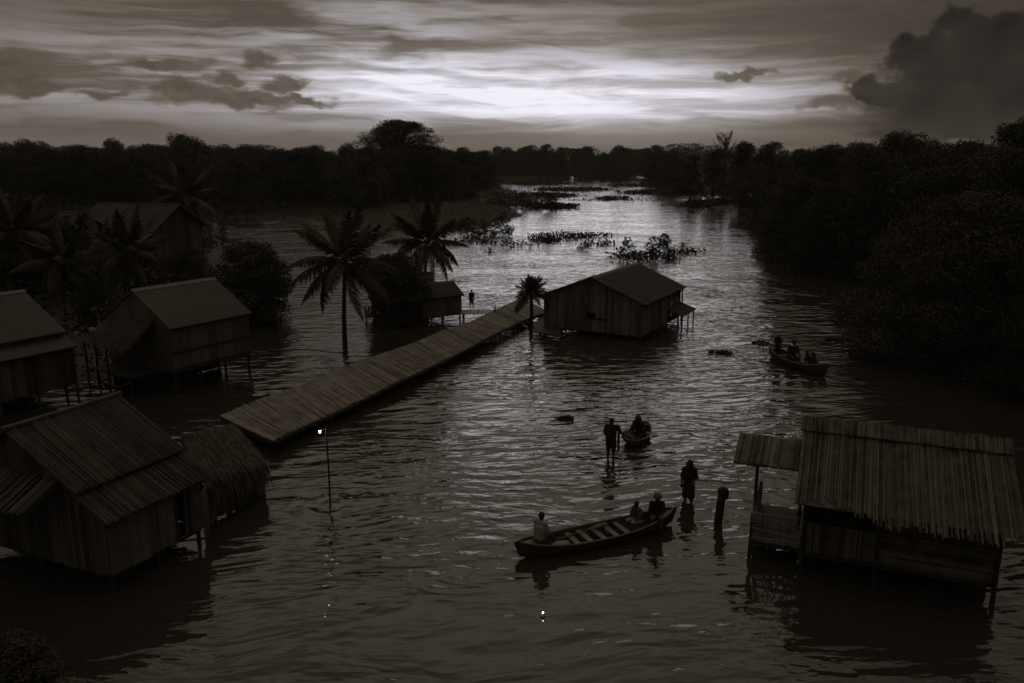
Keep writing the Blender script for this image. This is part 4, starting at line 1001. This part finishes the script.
# ---- palms
def frond_mesh(L, arch, leaflets, lw, seed, droop=.5):
    rg = random.Random(seed); mb = MB(); pts = []; n = 12
    for i in range(n + 1):
        t = i / n; pts.append(V((L * (t - .16 * t * t * arch), 0, L * (.30 * t - arch * .62 * t * t))))
    mb.sweep(pts, [.028 * (1 - .8 * i / n) + .005 for i in range(n + 1)], 5)
    for i in range(leaflets):
        t = .12 + .88 * i / leaflets; k = min(int(t * n), n - 1); p = pts[k].lerp(pts[k + 1], t * n - k); d = (pts[k + 1] - pts[k]).normalized()
        ll = L * .20 * math.sin(math.pi * min(.98, (t * .82 + .16))) * rg.uniform(.85, 1.15)
        for s in (-1, 1):
            dd = (d * .75 + V((0, s * .72, 0)) + V((0, 0, -droop * rg.uniform(.5, 1.3)))).normalized(); w_ = d * lw
            m_ = p + dd * ll * .55 + V((0, 0, .02)); e = p + dd * ll + V((0, 0, -ll * droop * .45))
            mb.add([p - w_ * .6, p + w_ * .6, m_ + w_, m_ - w_, e], [(0, 1, 2, 3), (3, 2, 4)])
    return mb.mesh('frond', M['frond'])
FR = [frond_mesh(3.3, a_, 52, .036, s, dr) for s, (a_, dr) in enumerate(((.25, .45), (.5, .6), (.8, .8), (1.15, .95)))]
def palm(label, base_px, crown_py, rad_px, nf=17, lean=(.2, 0), seed=0, nuts=True, crown_px=None):
    g = at(*base_px); Y = g.y; h = hz(base_px[0], crown_py, Y); s = rad_px * Y / FOC / 2.9; rg = random.Random(seed)
    if crown_px is not None: lean = (atY(crown_px, crown_py, Y).x - g.x, 0)
    t = thing('coconut_palm', label, 'palm', g)
    c = g + V((lean[0], lean[1], h)); mb = MB()
    mb.sweep([g + V((0, 0, -1)), g + V((lean[0] * .1, 0, h * .35)), g + V((lean[0] * .5, 0, h * .7)), c], [.17, .13, .11, .10], 9); mb.part('trunk', M['bark'], t, True)
    for i in range(nf):
        ph = i * 2.39996 + rg.uniform(-.2, .2); u = i / (nf - 1)                  # inner fronds upright, outer ones hang
        tilt = R(60) * (1 - u) - R(46) * u + rg.uniform(-.15, .15)
        o = bpy.data.objects.new('frond', FR[min(3, int(u * 3.2 + rg.random() * .8))]); col.objects.link(o); o.parent = t
        o.location = c - g; o.rotation_euler = (rg.uniform(-.75, .75), -tilt, ph); k = s * rg.uniform(.85, 1.12); o.scale = (k, k, k)
    if nuts:
        mb = MB()
        for i in range(7): a_ = rg.uniform(0, 6.28); mb.ball(c + V((math.cos(a_) * .22, math.sin(a_) * .22, -.2 - rg.random() * .25)), .12, None, 8, 6)
        mb.part('coconuts', M['bark'], t, True)
    return t
palm('nearest coconut palm with drooping fronds, left of the walkway', (345, 347), 262, 60, 26, seed=1, crown_px=345)
palm('coconut palm with tall crown beside the low hut', (425, 303), 243, 46, 24, seed=2, crown_px=427)
palm('coconut palm growing in front of the dark longhouse gable', (128, 318), 252, 46, 22, seed=3, crown_px=126)
palm('coconut palm with pale trunk right of the two-tier house', (66, 330), 262, 44, 22, seed=4, crown_px=64)
palm('palm crown rising over the longhouse gable', (188, 262), 196, 38, 20, seed=5, crown_px=186)
palm('coconut palm in the dense growth at the far left edge', (12, 320), 232, 50, 22, seed=6, crown_px=12)
palm('small coconut palm above the two-tier house roof', (40, 300), 268, 36, 18, seed=7, crown_px=34)
palm('coconut palm between the two dark longhouses', (102, 304), 248, 38, 20, seed=9, crown_px=98)
plant('bushy', (190, 292), 248, 66, 'low bushy tree under the right longhouse porch')
plant('shrub', (222, 246), 226, 34, 'shrub at the corner of the right longhouse porch', name='bush', cat='bush')
plant('broad', (34, 306), 226, 90, 'leafy tree between the far left palms')
# fan palm at the walkway end
g = at(531, 331); h = hz(531, 293, g.y)
t = thing('small_palm', 'small bushy palm at the end of the walkway beside the central house', 'palm', g)
mb = MB(); mb.sweep([g + V((0, 0, -1)), g + V((.03, 0, h * .5)), g + V((0, 0, h))], [.13, .11, .12], 8); mb.part('trunk', M['bark'], t, True)
rg = random.Random(3)
for i in range(34):
    u = i / 33; o = bpy.data.objects.new('frond', FR[1 if u < .6 else 2]); col.objects.link(o); o.parent = t
    o.location = (0, 0, h); k = .40 * rg.uniform(.85, 1.15); o.scale = (k, k * 1.5, k)
    o.rotation_euler = (rg.uniform(-.6, .6), -(R(80) * (1 - u) - R(28) * u), i * 2.39996)
    if i >= 32: o.scale = (.58, .8, .58); o.rotation_euler = (0, R(35), R(190 + 22 * (i - 32)))

# ---- far woods, reeds, floating plants: uncountable masses
def scatter_poly(n, pts_px):
    P_ = poly(pts_px); lo, hi = P_.min(0), P_.max(0); out = []
    while sum(len(o) for o in out) < n:
        c = nrg.uniform(lo, hi, (n * 3, 2)); out.append(c[inside_dist(c[:, 0], c[:, 1], P_) > 0])
    return np.concatenate(out)[:n]
def stuff(name, pts, size, mat_, flat=.3, aspect=.5, droop=0.):
    me = leaf_mesh(name, pts, size, M[mat_], flat, droop, aspect); o = bpy.data.objects.new(name, me); col.objects.link(o); o['kind'] = 'stuff'; return o
n = 300000
fx = nrg.uniform(-400, 430, n); fy = nrg.uniform(470, 550, n)
hh = 14 + 3 * np.sin(fx * .045) * np.sin(fx * .021 + 2) + 2.2 * np.sin(fx * .19 + .6 * np.sin(fy * .05)) + 1.1 * np.sin(fx * .53 + fy * .03)
fz = hh * (1 - .97 * nrg.uniform(0, 1, n) ** 1.5)
stuff('far_woods', np.stack([fx, fy, fz], 1), 1.0, 'leaf_far', .5)
for i, x in enumerate(range(446, 660, 13)):
    plant(rnd.choice(['tall', 'bushy', 'broad', 'bushy']), (x + rnd.uniform(-5, 5), 177.5), rnd.uniform(143, 152), rnd.uniform(16, 34), 'small far tree in the wood closing off the river', 'far trees closing off the river')
def tuft_pts(xy, hmax):
    z = land_h(xy[:, 0], xy[:, 1]); return np.stack([xy[:, 0], xy[:, 1], np.maximum(z, 0) + nrg.uniform(.02, 1, len(xy)) ** 1.5 * hmax], 1)
stuff('meadow_grass', tuft_pts(scatter_poly(26000, [(300, 219), (350, 227), (430, 233), (470, 231), (505, 223), (520, 214), (486, 206), (400, 206), (320, 212)]), .8), .55, 'reed', .9, .16)
stuff('marsh_grass', tuft_pts(scatter_poly(9000, [(468, 206), (500, 210), (552, 205), (560, 200), (520, 193), (480, 184), (470, 180), (560, 178), (560, 176), (468, 177)]), 1.2), 1.1, 'reed', .8, .2)
stuff('shore_undergrowth', tuft_pts(scatter_poly(16000, [(1060, 400), (985, 372), (935, 343), (900, 306), (870, 278), (808, 258), (778, 247), (768, 230), (738, 215), (745, 205), (760, 225), (800, 238), (900, 268), (1000, 320), (1060, 340)]), 1.6), .5, 'leaf', .5)
stuff('bank_undergrowth', tuft_pts(scatter_poly(60000, [(-60, 368), (30, 368), (62, 374), (110, 384), (150, 368), (172, 350), (176, 328), (196, 298), (205, 270), (214, 250), (212, 224), (225, 218), (300, 219), (350, 222), (330, 206), (-60, 210)]), 2.0), .4, 'leaf', .5)
fl = []
for (px, py, wx, wy, k) in ((560, 237, 32, 4, 900), (590, 236, 28, 1.6, 350), (545, 241, 14, 2, 250), (600, 244, 16, 2, 260), (680, 252, 22, 3, 350), (645, 256, 40, 3, 500), (520, 246, 30, 2, 120), (580, 190, 40, 2.5, 900), (620, 186, 36, 1.6, 600), (560, 196, 40, 1.6, 500), (590, 200, 24, 1.2, 300),
                            (640, 200, 26, 1.6, 400), (665, 196, 36, 2, 700), (690, 205, 30, 2.5, 700), (545, 185, 26, 1.6, 400), (620, 180, 40, 1, 300), (550, 210, 30, 1.2, 250), (500, 243, 34, 1.2, 200), (470, 240, 20, 2, 200)):
    for _ in range(k):
        a = rnd.uniform(0, 6.28); q = math.sqrt(rnd.random()) * (1 + rnd.gauss(0, .15)); p = at(px + math.cos(a) * q * wx, max(176, py + math.sin(a) * q * wy)); rnd.random() < (.5 if p.y < 130 else .4) and fl.append((p.x, p.y, rnd.uniform(.02, .4) * (1 if p.y < 130 else .5)))
fs_ = []
for (px, py, wx, wy, k) in ((570, 190, 36, 1.5, 900), (640, 186, 30, 1.0, 600), (545, 196, 34, 1.6, 900), (610, 199, 18, .8, 220), (660, 193, 40, 1.8, 1300), (715, 204, 26, 2.4, 900), (540, 184, 36, 1.2, 900), (555, 207, 26, 1.4, 500)):
    for _ in range(k):
        a = rnd.uniform(0, 6.28); q = math.sqrt(rnd.random()) * (1 + rnd.gauss(0, .12)); p = at(px + math.cos(a) * q * wx + 3 * math.sin(py + px * .1), max(178, py + math.sin(a) * q * wy)); fs_.append((p.x, p.y, rnd.uniform(.02, .7)))
stuff('river_weed_strips', np.array(fs_), 1.0, 'leaf', .3, .5)
stuff('water_plants', np.array(fl), .45, 'leaf', .5, .5)
# small drifting clumps that can be told apart
for i, (px, py, s, lb) in enumerate(((722, 353, .55, 'dark drifting weed clump between the central house and the crowded canoe'), (760, 343, .4, 'drifting weed clump just left of the crowded canoe'), (834, 340, .45, 'flat drifting weed clump right of the crowded canoe'), (565, 419, .3, 'drifting twig clump above the first wader'))):
    p = at(px, py); k = 160; v = nrg.normal(size=(k, 3)) * np.array([s * .5, s * .35, s * .10]); v[:, 2] = np.abs(v[:, 2])
    me = leaf_mesh('floating_weed', v, .26, M['leaf'], .4); o = bpy.data.objects.new('floating_weed', me); col.objects.link(o); o.location = (p.x, p.y, 0); setp(o, lb, 'weed', 'drifting weed clumps')
# far village roofs under the left trees
for (pk, by, wd, lb) in (((322, 178), 206, 8, 'far pale roof under the left bank trees, right of the other'), ((286, 184), 208, 6, 'far small roof under the left bank trees, left of the other')):
    g = at(pk[0], by); hr = hz(pk[0], pk[1], g.y)
    house(lb, Frame((g.x, g.y, 0), (1, .12, 0), wd, 3.0, hr - 1.7, hr), .6, M['metal'], M['plank'], 24, .4, .3, .03, plank=.6, stilts=2, name='far_house', group='far houses under the left bank trees')

# paddles
pd = W1(-Lc * .10, .22, 0); mb = MB(); d_ = (W1(1, .12, 0) - W1(0, 0, 0)).normalized()
mb.sweep([pd - d_ * .75 + V((0, 0, .27)), pd + d_ * .55 + V((0, 0, .29))], .02, 6); mb.sweep([pd + d_ * .5 + V((0, 0, .29)), pd + d_ * .7 + V((0, 0, .29)), pd + d_ * .98 + V((0, 0, .29))], [.03, .08, .05], 8)
mb.solo('paddle', M['hull_in'], pd, 'wooden paddle lying across the bare thwarts of the long canoe', 'paddle')
pd = W3_(-L3 * .36, .3, 0); mb = MB(); mb.sweep([pd + V((-.5, .5, -.2)), pd + V((-.25, .25, .5)), pd + V((.1, -.1, 1.25))], .022, 6); mb.sweep([pd + V((-.72, .72, -.6)), pd + V((-.6, .6, -.4)), pd + V((-.48, .48, -.18))], [.05, .09, .03], 8)
mb.solo('paddle', M['hull_in'], pd, 'steering paddle dipped beside the far end of the crowded canoe', 'paddle')
# ---------------------------------------------------------------- dusk air
hm = bpy.data.materials.new('dusk_air'); nt, b = nodes_of(hm); nt.nodes.remove(b)
pv = nt.nodes.new('ShaderNodeVolumePrincipled'); pv.inputs['Density'].default_value = 1.4e-4; pv.inputs['Color'].default_value = (.9, .88, .86, 1)
nt.links.new(pv.outputs[0], nt.nodes['Material Output'].inputs['Volume'])
mb = MB(); mb.hexa([V((-2100, -230, -2.5)), V((2100, -230, -2.5)), V((2100, 1960, -2.5)), V((-2100, 1960, -2.5))], [V((-2100, -230, 34)), V((2100, -230, 34)), V((2100, 1960, 34)), V((-2100, 1960, 34))])
mb.solo('haze', hm, (0, 0, 0), kind='stuff')
# ---------------------------------------------------------------- render settings
sc.view_settings.view_transform = 'Standard'; sc.view_settings.look = 'None'; sc.view_settings.exposure = 0; sc.view_settings.gamma = 1
sc.cycles.use_denoising = True; sc.cycles.volume_bounces = 0
sc.cycles.max_bounces = 4; sc.cycles.diffuse_bounces = 2; sc.cycles.glossy_bounces = 2; sc.cycles.transparent_max_bounces = 8
sc.cycles.use_adaptive_sampling = True; sc.cycles.adaptive_threshold = .015
